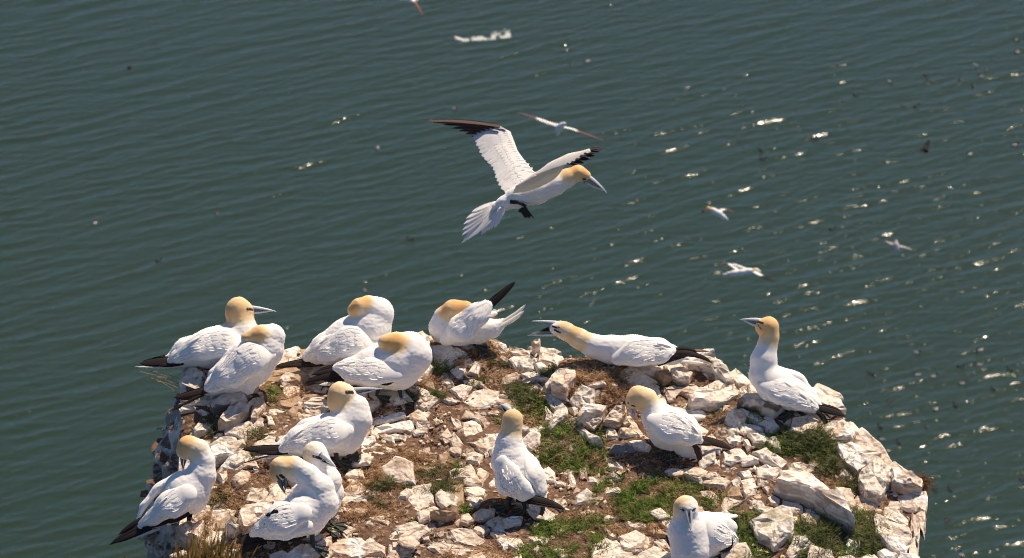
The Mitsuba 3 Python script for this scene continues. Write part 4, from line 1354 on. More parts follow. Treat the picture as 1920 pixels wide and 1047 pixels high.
def right_preener():
    b = Bird('gannet with head bowed to breast above a dark hollow, right of centre', (1262, 850))
    b.body([[(1229,786,0,25),(1252,802,0,40),(1280,811,0,34),(1304,826,0,15)], [(1230,782,0,25),(1220,764,0,19),(1213,748,0,18),(1197,746,-.01,21),(1188,753,-.02,15)], [(1265,826,0,22),(1285,843,0,15),(1304,860,-.01,8)]],
           [(1194,746,-.02,22),(1212,750,0,18),(1217,762,0,10,.6)], [((1185,761),(1190,762),1.6)], ruffle=.002, deep=.55)
    b.bill((1186,762,-.02), (1189,789,-.04), 6.5).eye(1178, 756)
    b.wing([(1226,789,-.10,15),(1258,801,-.135,31),(1290,814,-.11,22),(1313,827,-.07,7)], relief=.0018)
    b.wing([(1245,762,.05,14),(1278,782,.07,20),(1302,805,.05,12),(1316,824,.02,5)], n=UP + RIGHT * .5, relief=.0018)
    b.primaries([((1305,823,-.05),(1340,830,-.05),(1374,843,-.04),12), ((1295,827,-.06),(1320,831,-.06),(1342,833,-.05),9)], col=np.array([.032,.022,.022]))
    b.feather([(1300,834,-.085), (1310,850,-.085), (1311,870,-.08)], 13, np.array([.06, .038, .034]))
    b.tail([((1300,845,.0),(1318,852,.0),(1334,859,.0),8), ((1290,848,-.02),(1302,862,-.02),(1308,874,-.02),9)])
    b.foot(1246, 846, 240, (1250, 836, -.02)).foot(1262, 852, 255, (1264, 838, -.04))


def back_view():
    b = Bird('gannet seen from behind in mid rock, blue grey bill lifted to the left', (962, 952))
    b.body([[(955,835,0,26),(958,864,0,36),(974,890,0,42),(997,918,-.02,28),(1013,936,-.03,12)], [(955,832,0,25),(957,815,0,19),(960,797,0,18),(961,786,0,19)], [(990,925,.03,20),(1012,960,.02,10)]],
           [(960,787,0,22),(958,808,0,18),(956,822,0,14,.7)], deep=.6)
    b.bill((953,773,.02), (937,756,.06), 8)
    nl, nr_ = unit(-RIGHT * .7 - FWD * .6 + UP * .2), unit(RIGHT * .7 - FWD * .6 + UP * .3)
    b.wing([(940,872,-.09,19),(952,898,-.125,30),(980,920,-.12,20),(1006,934,-.085,7)], n=nl, relief=.002, coverts=True)
    b.wing([(985,862,-.06,14),(1005,892,-.085,22),(1014,915,-.085,14),(1016,934,-.07,5)], n=nr_, relief=.0018)
    b.primaries([((968,934,-.13),(1012,940,-.13),(1060,955,-.12),15), ((985,932,-.13),(1020,940,-.13),(1045,948,-.12),11)])
    b.tail([((1000,942,-.06),(1020,966,-.07),(1034,989,-.08),14), ((994,945,-.05),(1005,964,-.06),(1012,980,-.07),12), ((1010,940,-.05),(1024,962,-.06),(1032,980,-.07),9)])
    b.feather([(1012,938,-.075), (1018,955,-.085), (1008,978,-.09)], 9, BROWN, name='tail_feather')
    b.foot(955, 950, 200, (957, 930, -.03)).foot(985, 958, 215, (980, 935, -.04))


def facing():
    b = Bird('gannet at the bottom right facing the camera, bill pointing down, tail to the right', (1296, 1064))
    b.body([[(1288,1000,0,36),(1294,1035,0,37)], [(1290,995,.02,33),(1325,990,.08,29),(1352,988,.13,23),(1368,990,.16,15)], [(1295,1020,.02,34),(1335,1012,.08,30),(1360,1012,.13,16)], [(1288,996,0,33),(1286,973,-.01,23),(1286,953,-.02,22),(1288,958,-.04,18)]],
           [(1278,948,-.02,20,.75),(1275,962,-.01,16,.6)], [((1289,964),(1280,956),1.9),((1294,963),(1301,956),1.9)], ruffle=.003, deep=.45)
    b.bill((1291,962,-.085), (1296,999,-.13), 7).eye(1277, 955).eye(1303, 954)
    b.wing([(1325,985,.0,14),(1345,1002,.02,26),(1368,1012,.08,16),(1380,1016,.12,6)], n=unit(RIGHT * .5 - FWD * .8 + UP * .3), relief=.003, coverts=True)
    b.wing([(1310,968,.12,10),(1345,970,.16,15),(1378,968,.20,7)], n=UP - FWD * .3, relief=.0018)
    b.feather([(1252,1004,.0), (1266,1027,-.03), (1304,1037,-.07)], 12, BLACK * 2.6)
    b.feather([(1372,1008,.05), (1366,1030,.04), (1340,1034,.02)], 7, BLACK * 1.8)
    b.tail([((1366,1012,.12),(1382,1012,.16),(1397,1014,.2),11), ((1362,1020,.12),(1376,1022,.15),(1384,1030,.17),8)])


for fn_ in (back_left, front_left_sleeper, back_sleeper, middle_sleeper, alert_left, behind_preener, bottom_left_preener, left_edge, tail_up, croucher, standing_right, right_preener, back_view, facing):
    fn_()


# ------------------------------------------------------------------ the gannet in flight
def sheet(G, thick, sub=1):
    """A closed thin shell over the grid of points G (m, n, 3)."""
    G = np.asarray(G, float)
    from scipy.ndimage import zoom
    if sub > 1:
        G = np.stack([zoom(G[..., k], ((G.shape[0] - 1) * sub + 1) / G.shape[0] if False else sub, order=2, mode='nearest', grid_mode=False) for k in range(3)], -1)
    m, n = G.shape[:2]
    du, dv = np.gradient(G, axis=0), np.gradient(G, axis=1)
    N = unit(np.cross(du, dv))
    e = np.sin(np.linspace(0.0, math.pi, n))[None, :, None] * 0.85 + 0.15
    A, B = (G + N * thick / 2 * e).reshape(-1, 3), (G - N * thick / 2 * e).reshape(-1, 3)
    f = grid_faces(m, n)
    k = m * n
    rim = [i * n for i in range(m)] + [(m - 1) * n + j for j in range(1, n)] + [i * n + n - 1 for i in range(m - 2, -1, -1)] + [j for j in range(n - 2, 0, -1)]
    r = []
    for a, b in zip(rim, rim[1:] + rim[:1]):
        r += [(a, a + k, b), (b, a + k, b + k)]
    return np.vstack([A, B]), np.vstack([f, f[:, ::-1] + k, r])


def flyer():
    b = Bird('large gannet in flight above the rock, wings raised and dark feet lowered', depth=4.5, group=None, h=0.006)
    b.body([[(1040,346,0,21),(1005,357,0,26),(970,371,0,20),(945,382,0,13),(930,388,0,8)], [(1040,346,0,20),(1064,334,0,16.5),(1084,325,0,14),(1097,330,0,11)]],
           [(1078,322,0,17),(1092,325,0,15),(1066,327,-.02,16,.7),(1086,332,-.03,11,.5)], [((1106,337),(1094,336),2.2),((1104,344),(1094,340),1.5)], ruffle=.002)
    b.bill((1103,339,0), (1139,361,0), 8).eye(1097, 334)
    # far wing
    LE = [(1016,340,.0), (985,303,.22), (971,284,.36), (964,265,.46), (957,247,.53), (938,238,.58)]
    TE = [(950,366,.0), (934,341,.16), (926,315,.34), (905,292,.48), (894,268,.56), (887,254,.62)]
    G = []
    for t in np.linspace(0, 5, 26):
        i = min(int(t), 4)
        q = t - i
        l, r = (np.array(X[i]) * (1 - q) + np.array(X[i + 1]) * q for X in (LE, TE))
        row = []
        for c in np.linspace(0, 1, 14):
            e = 0.014 * (abs(((t * 3.2) % 1) - .5) - .25) * (c > .93)
            p = b.at(*(l * (1 - c) + r * c)) + UP * 0.022 * math.sin(c * math.pi) * min(1, .2 + t)
            row.append(p + (b.at(*r) - b.at(*l)) * e)
        G.append(row)
    v, f = sheet(G, .007)
    w1 = part(b.key, 'wing', colored(v, f, WHITE * 1.07, 'flight_feathers'))
    def on_wing(t, c):
        i = min(int(t), 4)
        q = t - i
        l, r = (np.array(X[i]) * (1 - q) + np.array(X[i + 1]) * q for X in (LE, TE))
        return b.at(*(l * (1 - c) + r * c)) + UP * (0.022 * math.sin(min(c, 1) * math.pi) * min(1, .2 + t))
    for name_, rows in (('secondary_feather', [(0.48, 1.05, 17, .0040)]), ('covert_feather', [(0.30, 0.66, 22, .0048), (0.14, 0.42, 22, .0054)])):
        fl_ = []
        for c0, c1, m_, up_ in rows:
            for k_ in range(m_):
                t = 0.25 + 4.7 * (k_ + .5) / m_
                wdt = np.linalg.norm(on_wing(min(t + .15, 5), c1) - on_wing(max(t - .15, 0), c1)) / (2 * .15 if .15 < t < 4.85 else .15) * (4.7 / m_) * 2.1
                pts = [on_wing(max(t - .10, 0), c0) + UP * (up_ - .003), on_wing(t, (c0 + c1) / 2) + UP * (up_ - .0008), on_wing(min(t + .12, 5), c1 + .012 * math.sin(k_ * 2.7)) + UP * up_]
                cm = min((c0 + c1) / 2, .95)
                nw = unit(np.cross(on_wing(min(t + .2, 5), cm) - on_wing(max(t - .2, 0), cm), on_wing(t, cm + .1) - on_wing(t, cm - .1)))
                fl_.append(blade_mesh(pts, wdt, .0016, nw if nw @ UP > 0 else -nw, .95, 8, .6))
        if name_ == 'secondary_feather':
            for v_, f_ in fl_:
                part(w1, name_, colored(v_, f_, WHITE * (1.06 + .02 * rng.normal()), 'flight_feathers'))
        else:
            v_, f_ = joined(fl_)
            part(w1, 'wing_coverts', colored(v_, f_, WHITE * 1.06, 'flight_feathers'))
    tips = [(797,228,.66), (812,230,.65), (830,234,.64), (846,241,.63), (860,246,.63), (873,251,.63), (884,256,.63)]
    bases = [(938,238,.575), (932,240,.58), (925,242,.585), (917,245,.59), (909,248,.60), (901,251,.61), (893,254,.615)]
    for i, (p, q) in enumerate(zip(bases, tips)):
        mid = ((p[0] + q[0]) / 2, (p[1] + q[1]) / 2 - (4.5 - i * .5), (p[2] + q[2]) / 2)
        b.feather([p, mid, q], 17 - i * .6, np.array([.085, .055, .048]) * (1 + .25 * (i % 2)), n=unit(UP * .8 - FWD * .5), thick=.005, parent=w1)
    for x, y in ((948, 244), (935, 247)):
        b.feather([(x, y, .53), (x - 14, y - 2, .56), (x - 30, y - 1, .58)], 5, np.array([.09, .06, .05]), n=UP, thick=.004, name='covert_feather', parent=w1)
    # near wing: the arm rises towards the camera, the upper side seen beyond its fold
    R0 = [(961,363,-.075), (985,360,-.10), (1010,352,-.12), (1030,342,-.12), (1041,335,-.10)]
    R1 = [(966,353,-.13), (990,337,-.20), (1016,324,-.27), (1040,316,-.33), (1060,309,-.38)]
    R2 = [(970,352,-.12), (1004,327,-.16), (1028,306,-.22), (1066,288,-.30), (1104,281,-.40)]
    R1b = [(966,353,-.13), (1005,328,-.24), (1040,315,-.34), (1070,306,-.42), (1108,285,-.47)]

    def strip(A, B, n=8, bulge=0.0):
        G = []
        for t in np.linspace(0, 4, 20):
            i = min(int(t), 3)
            q = t - i
            l, r = (np.array(X[i]) * (1 - q) + np.array(X[i + 1]) * q for X in (A, B))
            G.append([b.at(*(l * (1 - c) + r * c)) + UP * bulge * math.sin(c * math.pi) for c in np.linspace(0, 1, n)])
        return sheet(G, .012)
    v1, f1 = strip(R0, R1)
    v2, f2 = strip(R1b, R2, bulge=.008)
    w2 = part(b.key, 'wing', colored(*joined([(v1, f1), (v2, f2)]), np.array([.79, .755, .70]), 'flight_feathers'))
    for p, m, q, w in (((1100,283,-.43), (1116,279,-.45), (1135,279,-.47), 12), ((1096,287,-.44), (1110,286,-.46), (1124,285,-.47), 14), ((1088,292,-.44), (1100,292,-.46), (1115,292,-.47), 15),
                       ((1080,298,-.43), (1092,298,-.45), (1106,299,-.46), 15), ((1072,303,-.42), (1083,304,-.44), (1095,306,-.45), 13), ((1064,306,-.40), (1072,308,-.42), (1082,309,-.43), 8)):
        b.feather([p, m, q], w, np.array([.045, .032, .03]), n=UP - FWD * .6, thick=.005, parent=w2)
    tips = [(884,398), (874,410), (869,421), (867,432), (866,442), (866,456), (877,450), (888,443), (902,441), (916,432), (927,427), (937,405)]
    for i, (x, y) in enumerate(tips):
        sx, sy = 936 - 6 * math.cos(i / 11 * math.pi) , 380 + 10 * (i / 11)
        b.feather([(sx, sy, .05 - .01 * i), ((sx + x) / 2, (sy + y) / 2 - 1, .05 - .01 * i), (x, y, .06 - .011 * i)], 16, WHITE * 1.06, n=unit(UP - FWD * .7 + RIGHT * .2), thick=.004, name='tail_feather', start=.6, bsdf='flight_feathers')
    for dz, sh in ((-.07, 0), (-.02, -6)):
        L_ = loft_tube([b.at(958 + sh, 378, dz + .02), b.at(972 + sh, 380, dz), b.at(986 + sh, 387, dz - .01)], [.017, .012, .009], 8)
        part(b.key, 'leg', colored(*L_, FOOT * .6, 'dark_feathers'))
        hl = b.at(984 + sh, 385, dz)
        tp = [b.at(x + sh, y, dz + e) for x, y, e in ((977, 398, .01), (991, 410, 0), (1003, 411, -.015))]
        V = np.array([hl, tp[0], (tp[0] + tp[1]) / 2 + (hl - tp[1]) * .22, tp[1], (tp[1] + tp[2]) / 2 + (hl - tp[1]) * .2, tp[2]])
        V = np.vstack([V + FWD * .004, V - FWD * .004])
        F_ = [(0, i, i + 1) for i in range(1, 5)] + [(6, i + 7, i + 6) for i in range(1, 5)]
        for a, c in ((0, 1), (1, 2), (2, 3), (3, 4), (4, 5), (5, 0)):
            F_ += [(a, a + 6, c), (c, a + 6, c + 6)]
        part(b.key, 'foot', colored(V, np.array(F_), FOOT * .6, 'dark_feathers', False))


flyer()
# ------------------------------------------------------------------ birds farther off
def sea_hit(px, py):
    """The point of the sea's surface at this pixel."""
    p = unproject(px, py, 0.0)
    dv = p - CAM
    q = CAM + dv * ((SEA_Z - CAM[2]) / dv[2])
    q[2] = sea_height(q[0], q[1])[0]
    return q


def far_bird(label, depth, chains, wings, amber=(), group=None, tint=WHITE, category='seabird', name='gannet', tails=()):
    b = Bird(label, depth=depth, group=group, h=0.5 * (DIST + depth) / DIST / PX * 1.6, name=name, category=category)
    b.body(chains, amber, far=True, tint=tint)
    for pts, c0, c1, split in wings:
        # pts: (px, py, dz, half chord in pixels) from shoulder to tip; c0 up to split, then c1
        P = np.array([b.at(*q[:3]) for q in pts])
        w = np.array([q[3] for q in pts]) * b.s
        t0 = np.linspace(0, 1, len(pts))
        t = np.linspace(0, 1, 14)
        c = np.column_stack([np.interp(t, t0, P[:, k]) for k in range(3)])
        ww = np.interp(t, t0, w)
        tan = unit(np.gradient(c, axis=0))
        n = unit(UP * .8 - FWD * .6)
        side = unit(np.cross(tan, n))
        nn = unit(np.cross(side, tan))
        ring = [(-1, 0), (-.3, .16), (.5, .18), (1, 0), (.3, -.10)]
        V = np.stack([c + side * (a * ww)[:, None] + nn * (h_ * ww)[:, None] for a, h_ in ring], 1).reshape(-1, 3)
        m, F_ = len(ring), []
        for i in range(13):
            for j in range(m):
                a, e = i * m + j, i * m + (j + 1) % m
                F_ += [(a, e, a + m), (e, e + m, a + m)]
        F_ += [(0, 2, 1), (0, 3, 2), (0, 4, 3)] + [(13 * m, 13 * m + j, 13 * m + j + 1) for j in (1, 2, 3)]
        col = np.where(np.repeat(t, m)[:, None] < split, c0, c1)
        part(b.key, 'wing', colored(V, np.array(F_), col))
    for pts, w in tails:
        b.feather(pts, w, WHITE * .9, n=UP - FWD * .6, thick=.02, name='tail_feather')
    return b


DKB = np.array([.17, .09, .072])
far_bird('distant gannet gliding away with spread wings, just above the large flying one', 58, [[(1053,236,-.1,4.5),(1048,240,.0,6.5),(1045,248,.1,3)], [(1054,235,-.1,4),(1058,232,-.3,3)]],
         [([(1044,235,0,4.0),(1022,228,.1,4.2),(1006,222,.15,3.6),(990,217,.1,2.8),(972,212,0,1)], WHITE, DKB, .52), ([(1054,238,0,4),(1072,242,.1,4.2),(1088,248,.15,3.6),(1108,255,.1,2.8),(1131,263,0,1)], WHITE, DKB, .45)],
         tails=[([(1046,246,.1),(1045,251,.2),(1044,256,.25)], 5)])
far_bird('distant brown winged gannet banking below right of the large flying one', 75, [[(1328,391,0,3.5),(1338,396,0,5),(1348,401,0,5),(1356,407,0,3.5),(1362,411,0,2)]],
         [([(1338,394,-.1,4),(1328,392,-.5,4),(1320,395,-.6,3.5),(1315,399,-.6,1.5)], BLACK * 2, BLACK * 2, .3), ([(1347,399,.1,4),(1355,393,.5,4.5),(1362,392,.7,3),(1378,399,.8,1)], WHITE * .8, DKB, .5), ([(1356,407,0,3),(1364,411,.1,3),(1370,413,.2,1)], WHITE * .8, BLACK, .6)],
         [(1330,391,0,5)])
far_bird('distant gannet with pale belly and dark wing tips flying over the sea, right of centre', 66, [[(1364,513,0,2.5),(1376,512,0,4),(1390,511,0,5),(1404,509,0,5),(1418,508,0,4),(1424,510,0,2.5)]],
         [([(1384,507,.3,3),(1374,499,.9,3.2),(1366,494.5,1.2,2.8),(1352,493.5,1.6,2.4),(1337,494,1.9,1)], WHITE, DKB * .6, .5), ([(1402,505,.2,3),(1388,500,.6,2.8),(1374,494.5,.9,1.6)], WHITE, WHITE, .9), ([(1415,510,-.3,4.8),(1425,516,-.7,4.8),(1436,520,-.9,4.4),(1445,525,-1.0,3.4),(1454,530,-1.1,1.0)], WHITE, BLACK, .38)],
         [(1415,508,0,5)], tails=[([(1366,513,0),(1360,514,0),(1355,514,0)], 5)])
far_bird('small pale grey gull flying away over the sea at the right', 150, [[(1680,453,0,2.6),(1680,460,0,4),(1681,467,0,3.6),(1682,472,0,2)]],
         [([(1679,459,0,3),(1672,457,.2,3),(1659,452,.4,.8)], np.array([.45, .38, .37]), np.array([.40, .32, .32]), .8), ([(1682,461,0,3),(1694,463,.2,3.2),(1711,469,.4,.8)], np.array([.55, .48, .47]), np.array([.45, .37, .37]), .8)], tint=np.array([.60, .54, .52]), name='gull')
far_bird('gannet cut off by the top edge of the picture, brown wing hanging down', 60, [[(752,-2,0,4),(766,-3,0,7),(778,1,0,6)]], [([(772,-3,-.1,4),(778,5,-.3,4.5),(785,15,-.4,3.6),(793,28,-.5,.8)], WHITE, DKB, .28), ([(768,-6,.1,4),(760,-20,.3,4),(748,-36,.4,1)], WHITE, DKB, .4)])
far_bird('small black seabird flying low over the water at the right, wing raised', 170, [[(1727,283,0,1.5),(1733,282,0,4),(1739,284,0,2.2)]], [([(1733,281,0,4.6),(1738,273,.3,4.6),(1742.5,262,.5,1.6)], BLACK * .3, BLACK * .3, .9), ([(1733,282,0,3),(1728,285,-.5,3),(1723,287,-.8,1)], BLACK * .4, BLACK * .4, .9)], tint=BLACK * .3, name='auk')
far_bird('tiny black seabird flying low over the water at the upper left', 230, [[(239,130,0,1.2),(242,128,0,2.2),(244,127,0,1.4)]], [([(241,128,0,1.6),(243,125,.2,1.6),(244.5,121,.3,.6)], BLACK, BLACK, .9), ([(241,129,0,1.6),(240,132,-.4,1.4),(239,134,-.6,.6)], BLACK, BLACK, .9)], tint=BLACK, name='auk')
# the swimming gannet and its wake
q = sea_hit(857, 76)
sw = Bird('white gannet swimming at the head of a foaming wake, top centre', depth=float(depth_of(q)), group=None, h=.03)
sw.body([[(854,75,0,2.6),(859,76,0,4.2),(864,77,0,3),(868,76.5,0,1.4)], [(856,75,0,2.6),(854,71.5,0,2.4)]], [(854,71.5,0,2.8)], far=True)
wr2 = np.random.default_rng(77)
foam = []
wd = q - sea_hit(955, 64)
tt = wr2.random(1500) ** 0.9
fq = np.array([CAM + (unproject(866 + 90 * t, 76.5 - 11 * t + wr2.normal(0, 2.6) * (.45 + .9 * t)) - CAM) for t in tt])
fq = CAM + (fq - CAM) * ((SEA_Z - CAM[2]) / (fq - CAM)[:, 2:3])
fq[:, 2] = sea_height(fq[:, 0], fq[:, 1]) + .01
keep_f = meshkit.noise(fq * [2.6, 1.3, 0], 5) > 0.42 + .10 * tt
for c in fq[keep_f]:
    s = wr2.uniform(.025, .10)
    hl = chips[wr2.integers(len(chips))]
    foam.append((hl[0] * [s * 1.6, s * 1.2, s * .25] + c, hl[1]))
scene['foam_white'] = {'type': 'diffuse', 'reflectance': rgb(.50, .54, .54)}
add('wake_foam', mikit.ply(joined(foam), 'foam_white', smooth=True), 'white foam of the wake behind the swimming gannet', 'foam', kind='stuff')

# seabirds floating on the water
FLOAT = [(1669,154,1),(1735,143,0),(1799,151.5,0),(1824,161.6,0),(1841,145,1),(1829,122,1),(1848,131,0),(1604,179,0),(1717,200,0),(1529,260,0),(1426,283,0),(1818,290.5,1),(1902,273,1),(1907,75,1),(1907,99,1),
         (1717,663,1),(1838,658,1),(1837,684,1),(1800,689,0),(1894,696,0),(1634,703,0),(1721,704,1),(1749,708,1),(1804,720,1),(1862,731,0),(1911,724,0),(1670,753.5,0),(1754,768,1),(1791,762,0),(1736,799,0),
         (1650,802.5,0),(1655,825,1),(1685,832,0),(1752,919,0),(1782,920,0),(1778,976,0),(1803,1044,1),(1070,120,0),(1101,116,1),(297,490,0),(707,278,1),(852,204,1),(406,400,0),(177,420,1),(770,450,0),(1430,300,0),(1915,900,0),
         (686,545,1),(1560,430,0)]


def float_shape(pale):
    v = trimesh.creation.icosphere(3, 1.0)
    P = np.array(v.vertices)
    B = P * [.20, .095, .085]
    B[:, 2] += 0.05 * np.clip(-P[:, 0], 0, 1) ** 2 + .035
    B[:, 1] *= 1 - .5 * np.clip(-P[:, 0], 0, 1) ** 2
    hd = P * [.062, .045, .045] + [.19, 0, .165]
    nk = P * [.05, .042, .085] + [.165, 0, .10]
    bl = P * [.045, .012, .014] + [.26, 0, .16]
    F_ = np.array(v.faces)
    V, Fc = joined([(B, F_), (hd, F_), (nk, F_), (bl, F_)])
    dark = np.array([.030, .022, .020])
    belly = np.array([.62, .55, .50])
    col = np.tile(dark, (len(V), 1))
    flank = (np.abs(V[:, 1]) > (.052 if not pale else .030)) & (V[:, 2] < (.075 if not pale else .11)) & (np.arange(len(V)) < len(P))
    col[flank] = belly if pale else belly * .45
    br = (V[:, 0] > .13) & (V[:, 2] < .12)
    col[br] = belly
    return V, Fc, col


FL = [colored(*float_shape(p)) for p in (0, 1)]
fr = np.random.default_rng(55)
ORD = ['topmost', 'second from the top', 'third from the top', 'fourth from the top', 'fifth from the top', 'sixth from the top', 'seventh from the top', 'eighth from the top', 'ninth from the top', 'tenth from the top']


def zone(px, py):
    if px < 960:
        return 'on the left half of the sea', 'seabirds floating on the left half of the sea'
    h_ = 'at the far right' if px > 1790 else ('right of the rock' if px > 1600 else 'right of centre')
    v_ = 'in the upper third' if py < 349 else 'on the lower sea'
    return f'{v_}, {h_}', f'seabirds floating {v_} {h_}'


zones = {}
for px, py, pale in sorted(FLOAT, key=lambda f: f[1]):
    zones.setdefault((zone(px, py), pale), []).append((px, py))
for i, (px, py, pale) in enumerate(FLOAT):
    p = sea_hit(px, py)
    key = fresh('auk')
    ang = math.degrees(fr.uniform(0, 6.283))
    scene[key] = {**FL[pale], 'to_world': T().translate([p[0], p[1], p[2] - .02]).rotate([0, 0, 1], ang).scale(1.35 if pale else 1.25)}
    zn = zones[(zone(px, py), pale)]
    which = f', {ORD[zn.index((px, py))]}' if len(zn) > 1 else ''
    info(key, f"tiny {'pale' if pale else 'dark'} floating seabird {zone(px, py)[0]}{which}", 'seabird', zone(px, py)[1])
# ------------------------------------------------------------------ daisies, seed stalks, near grass
scene['petal_white'] = {'type': 'twosided', 'bsdf': {'type': 'diffuse', 'reflectance': rgb(.78, .78, .74)}}
scene['flower_yellow'] = {'type': 'diffuse', 'reflectance': rgb(.72, .40, .03)}
blade_bsdf('herb_leaf', (0.06, 0.12, 0.02), (0.2, 0.3, 0.06))


SEEN = {}
NTH = ['first', 'second', 'third', 'fourth', 'fifth', 'sixth', 'seventh']


def daisy(px, py, where, white=True, r=0.016, seed=0):
    rr = np.random.default_rng(7000 + seed)
    key = fresh('daisy')
    base = hit(px, py + 7, ground, -.005)
    top = unproject(px, py, float(depth_of(base)))
    nrm = unit(np.array([rr.normal(0, .35), -.35 + rr.normal(0, .3), 1]))
    a = unit(np.cross(nrm, [1, 0.1, 0]))
    b_ = np.cross(nrm, a)
    part(key, 'stem', mikit.ply(loft_tube([base, (base + top) / 2 + [.004, 0, .004], top - nrm * .002], .0016, 5), 'herb_leaf', smooth=True))
    m = trimesh.creation.icosphere(2, 1.0)
    part(key, 'disc', mikit.ply((np.array(m.vertices) @ np.diag([.0075, .0075, .005]) @ np.stack([a, b_, nrm]) + top, np.array(m.faces)), 'flower_yellow', smooth=True))
    if white:
        V, F_ = [], []
        for k in range(13):
            t = k / 13 * 6.283 + rr.normal(0, .05)
            d, s_ = a * math.cos(t) + b_ * math.sin(t), -a * math.sin(t) + b_ * math.cos(t)
            R = r * rr.uniform(.85, 1.1)
            dr_ = nrm * rr.uniform(-.004, .001)
            i0 = len(V)
            V += [top + d * .005, top + d * R * .6 + s_ * .0034, top + d * R + dr_, top + d * R * .6 - s_ * .0034]
            F_ += [(i0, i0 + 1, i0 + 2), (i0, i0 + 2, i0 + 3)]
        part(key, 'petals', mikit.ply((np.array(V), np.array(F_)), 'petal_white'))
    k = SEEN.setdefault(where[0], 0)
    SEEN[where[0]] += 1
    info(key, where[0].replace('#', NTH[k]), 'flower', where[1])


RIGHTD = ('white daisy in the clump at the lower right edge, # from the left', 'daisies at the lower right edge')
RIGHTY = ('yellow head without petals beside the lower right daisies, # from the left', 'bare flower heads at the right edge')
LOWD = ('daisy at the bottom edge near the facing gannet, # from the left', 'daisies at the bottom edge')
MIDD = ('small daisy near the gannet seen from behind, # from the top', 'daisies near the gannet seen from behind')
for i, (x, y, w, wh) in enumerate([(1620,978,RIGHTD,1), (1623,967,RIGHTD,1), (1637,988,RIGHTD,1), (1640,977,RIGHTD,1), (1657,1040,RIGHTD,1), (1659,994,RIGHTD,1), (1655,980,RIGHTY,0), (1662,1021,RIGHTY,0), (1675,998,RIGHTY,0), (1680,1008,RIGHTY,0), (1684,1004,RIGHTY,0),
                                   (1372,1044,LOWD,1), (1438,1035,LOWD,1), (1451,1032,LOWD,1), (1468,1045,LOWD,1), (1482,1046,LOWD,1), (1023,841,MIDD,1), (1007,846,MIDD,1), (1040,984,MIDD,1), (1055,997,MIDD,1), (1035,1008,MIDD,1)]):
    daisy(x, y, w, bool(wh), seed=i)


def herb(px, py, n, size, seed, label):
    """A leafy weed: a tuft of broad blades round a point."""
    r = np.random.default_rng(seed)
    c = hit(px, py, ground, -.004)
    a = r.uniform(0, 6.283, n)
    base = c + np.column_stack([r.normal(0, size * .25, n), r.normal(0, size * .25, n), np.zeros(n)])
    lean = unit(np.column_stack([np.cos(a) * .8, np.sin(a) * .8, r.uniform(.4, 1.1, n)]))
    v, f = blades(base, lean, size * r.uniform(.5, 1.1, n), size * r.uniform(.18, .30, n), seed + 1, .45)
    add('leafy_weed', mikit.ply((v, f), 'herb_leaf'), label, 'weed')


herb(881, 952, 26, .055, 1, 'small bright green leafy weed on the soil left of the gannet seen from behind')
herb(922, 955, 14, .035, 2, 'smallest leafy weed beside the feet of the gannet seen from behind')
herb(770, 985, 14, .045, 3, 'leafy green weed on brown soil between slabs, bottom centre left')
herb(754, 962, 8, .03, 4, 'tiny pale green weed above the weed between the bottom centre slabs')
herb(820, 745, 20, .04, 5, 'leafy weed beside the webbed feet of the gannet asleep with head laid back')
herb(1165, 895, 16, .05, 6, 'upright green weed among stones below the nest hollow')


def stalks(name, label, bases, seed, height, mat='straw', heads=True, lean=(0, 0)):
    r = np.random.default_rng(seed)
    parts_ = []
    key = fresh(name)
    hs = []
    for b in bases:
        L = height * r.uniform(.7, 1.15)
        d = unit(np.array([lean[0] + r.normal(0, .25), lean[1] + r.normal(0, .25), 1]))
        u = np.linspace(0, 1, 7)[:, None]
        pts = b + d * L * u + np.array([lean[0] + r.normal(0, .2), r.normal(0, .2), -.25]) * L * .5 * u ** 2
        parts_.append(loft_tube(pts, np.linspace(.0014, .0008, 7), 4))
        if heads:
            t = unit(pts[-1] - pts[-3])
            for k in range(9):
                p = pts[-1] - t * k * .006 + r.normal(0, .002, 3)
                m = chips[r.integers(len(chips))]
                hs.append((m[0] * [.003, .003, .0055] + p, m[1]))
    part(key, 'stem', mikit.ply(joined(parts_), mat))
    if heads:
        part(key, 'seed_head', mikit.ply(joined(hs), mat))
    info(key, label, 'dry grass')


def at_ground(spots, lift=-.005):
    return [hit(x, y, ground, lift) for x, y in spots]


stalks('seed_grass', 'dry seeding grass stalks leaning out over the sea at the left edge', at_ground([(338,712), (334,720), (337,728), (342,735), (333,740), (345,728)]), 3, .17, lean=(-.9, 0))
stalks('seed_grass', 'thin dry seed stalks rising from dark grass at the right edge', at_ground([(1510,835), (1522,838), (1532,845), (1545,842), (1500,832), (1555,850), (1490,828)]), 4, .13, lean=(.15, 0))
stalks('seed_grass', 'dry stalks leaning over the brown tuft behind the long slab at right', at_ground([(1570,890), (1580,900), (1562,880), (1590,905), (1575,915), (1550,875)]), 5, .12, lean=(.3, 0))


def root_clump():
    r = np.random.default_rng(12)
    c = hit(1722, 905, ground, -.01)
    n = 260
    base = c + r.normal(0, .02, (n, 3))
    lean = unit(np.column_stack([r.normal(.5, .6, n), r.normal(-.2, .5, n), r.normal(-.2, .7, n)]))
    v, f = blades(base, lean, r.uniform(.03, .085, n), np.full(n, .0045), 13, .5)
    add('root_clump', mikit.ply((v, f), 'rust_roots'), 'rusty brown clump of dead roots hanging at the far right corner of the rock', 'dead plant')


blade_bsdf('rust_roots', (0.10, 0.045, 0.022), (0.26, 0.13, 0.06))
root_clump()

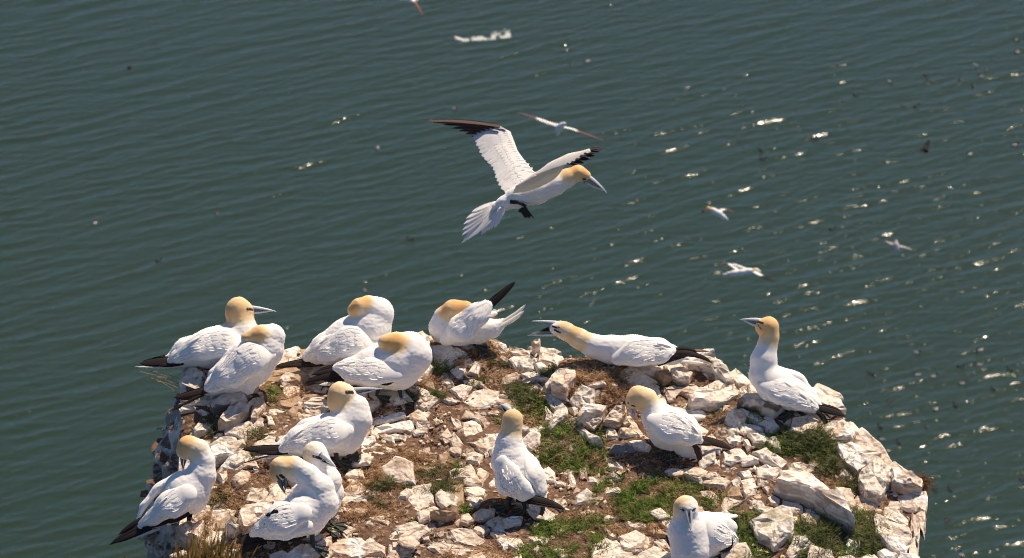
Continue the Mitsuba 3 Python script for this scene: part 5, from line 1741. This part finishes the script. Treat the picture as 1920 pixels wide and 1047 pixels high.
# the near ledge: only the tops of its grasses reach into the picture
blade_bsdf('near_straw', (0.10, 0.065, 0.025), (0.36, 0.25, 0.09), 20)
LD = -5.5
lx, ly = np.meshgrid(np.linspace(120, 640, 60), np.linspace(1090, 1320, 24), indexing='ij')
lp = unproject(lx, ly, np.full(lx.shape, LD) - (ly - 1090) * .004)
lp = lp + np.stack([0 * lx, 0 * lx, .05 * (meshkit.fbm(np.stack([lx / 40, ly / 40, 0 * lx], -1), 3, 3) - .5)], -1)
depth_ = np.array([0, 0.0, -2.2])
lv = np.vstack([lp.reshape(-1, 3), (lp + depth_).reshape(-1, 3)])
lf = grid_faces(60, 24)
rim = [i * 24 for i in range(60)] + [59 * 24 + j for j in range(1, 24)] + [i * 24 + 23 for i in range(58, -1, -1)] + [j for j in range(22, 0, -1)]
wall = [x for a, b in zip(rim, rim[1:] + rim[:1]) for x in ((a, a + 1440, b), (b, a + 1440, b + 1440))]
add('near_ledge', mikit.ply((lv, np.vstack([lf, lf[:, ::-1] + 1440, wall])), 'soil'), 'earthy ledge nearer the viewer, just below the picture', None, kind='structure')


def near_tuft(x0, x1, n, height, seed, label, mat='near_straw', wid=.006):
    r = np.random.default_rng(seed)
    px = r.uniform(x0, x1, n)
    base = unproject(px, np.full(n, 1096.0) + r.uniform(-3, 25, n), np.full(n, LD) + r.normal(0, .05, n))
    lean = unit(np.column_stack([r.normal(.05, .16, n), r.normal(0, .2, n), np.ones(n)]))
    mid = 1 - 0.55 * np.abs((px - (x0 + x1) / 2) / ((x1 - x0) / 2)) ** 2
    v, f = blades(base, lean, height * mid * r.uniform(.55, 1.1, n), np.full(n, wid) * r.uniform(.7, 1.4, n), seed + 1, .12)
    add('grass_tuft', mikit.ply((v, f), mat), label, 'grass tuft')


near_tuft(318, 462, 420, .285, 21, 'blurred tuft of yellow brown grass stems in the foreground, bottom left', wid=.010)
near_tuft(215, 272, 260, .16, 22, 'small blurred rusty tuft at the bottom edge, left of the foreground grass', 'rust_roots')
near_tuft(120, 168, 260, .155, 23, 'leftmost blurred olive tuft at the very bottom edge', 'dark_grass')
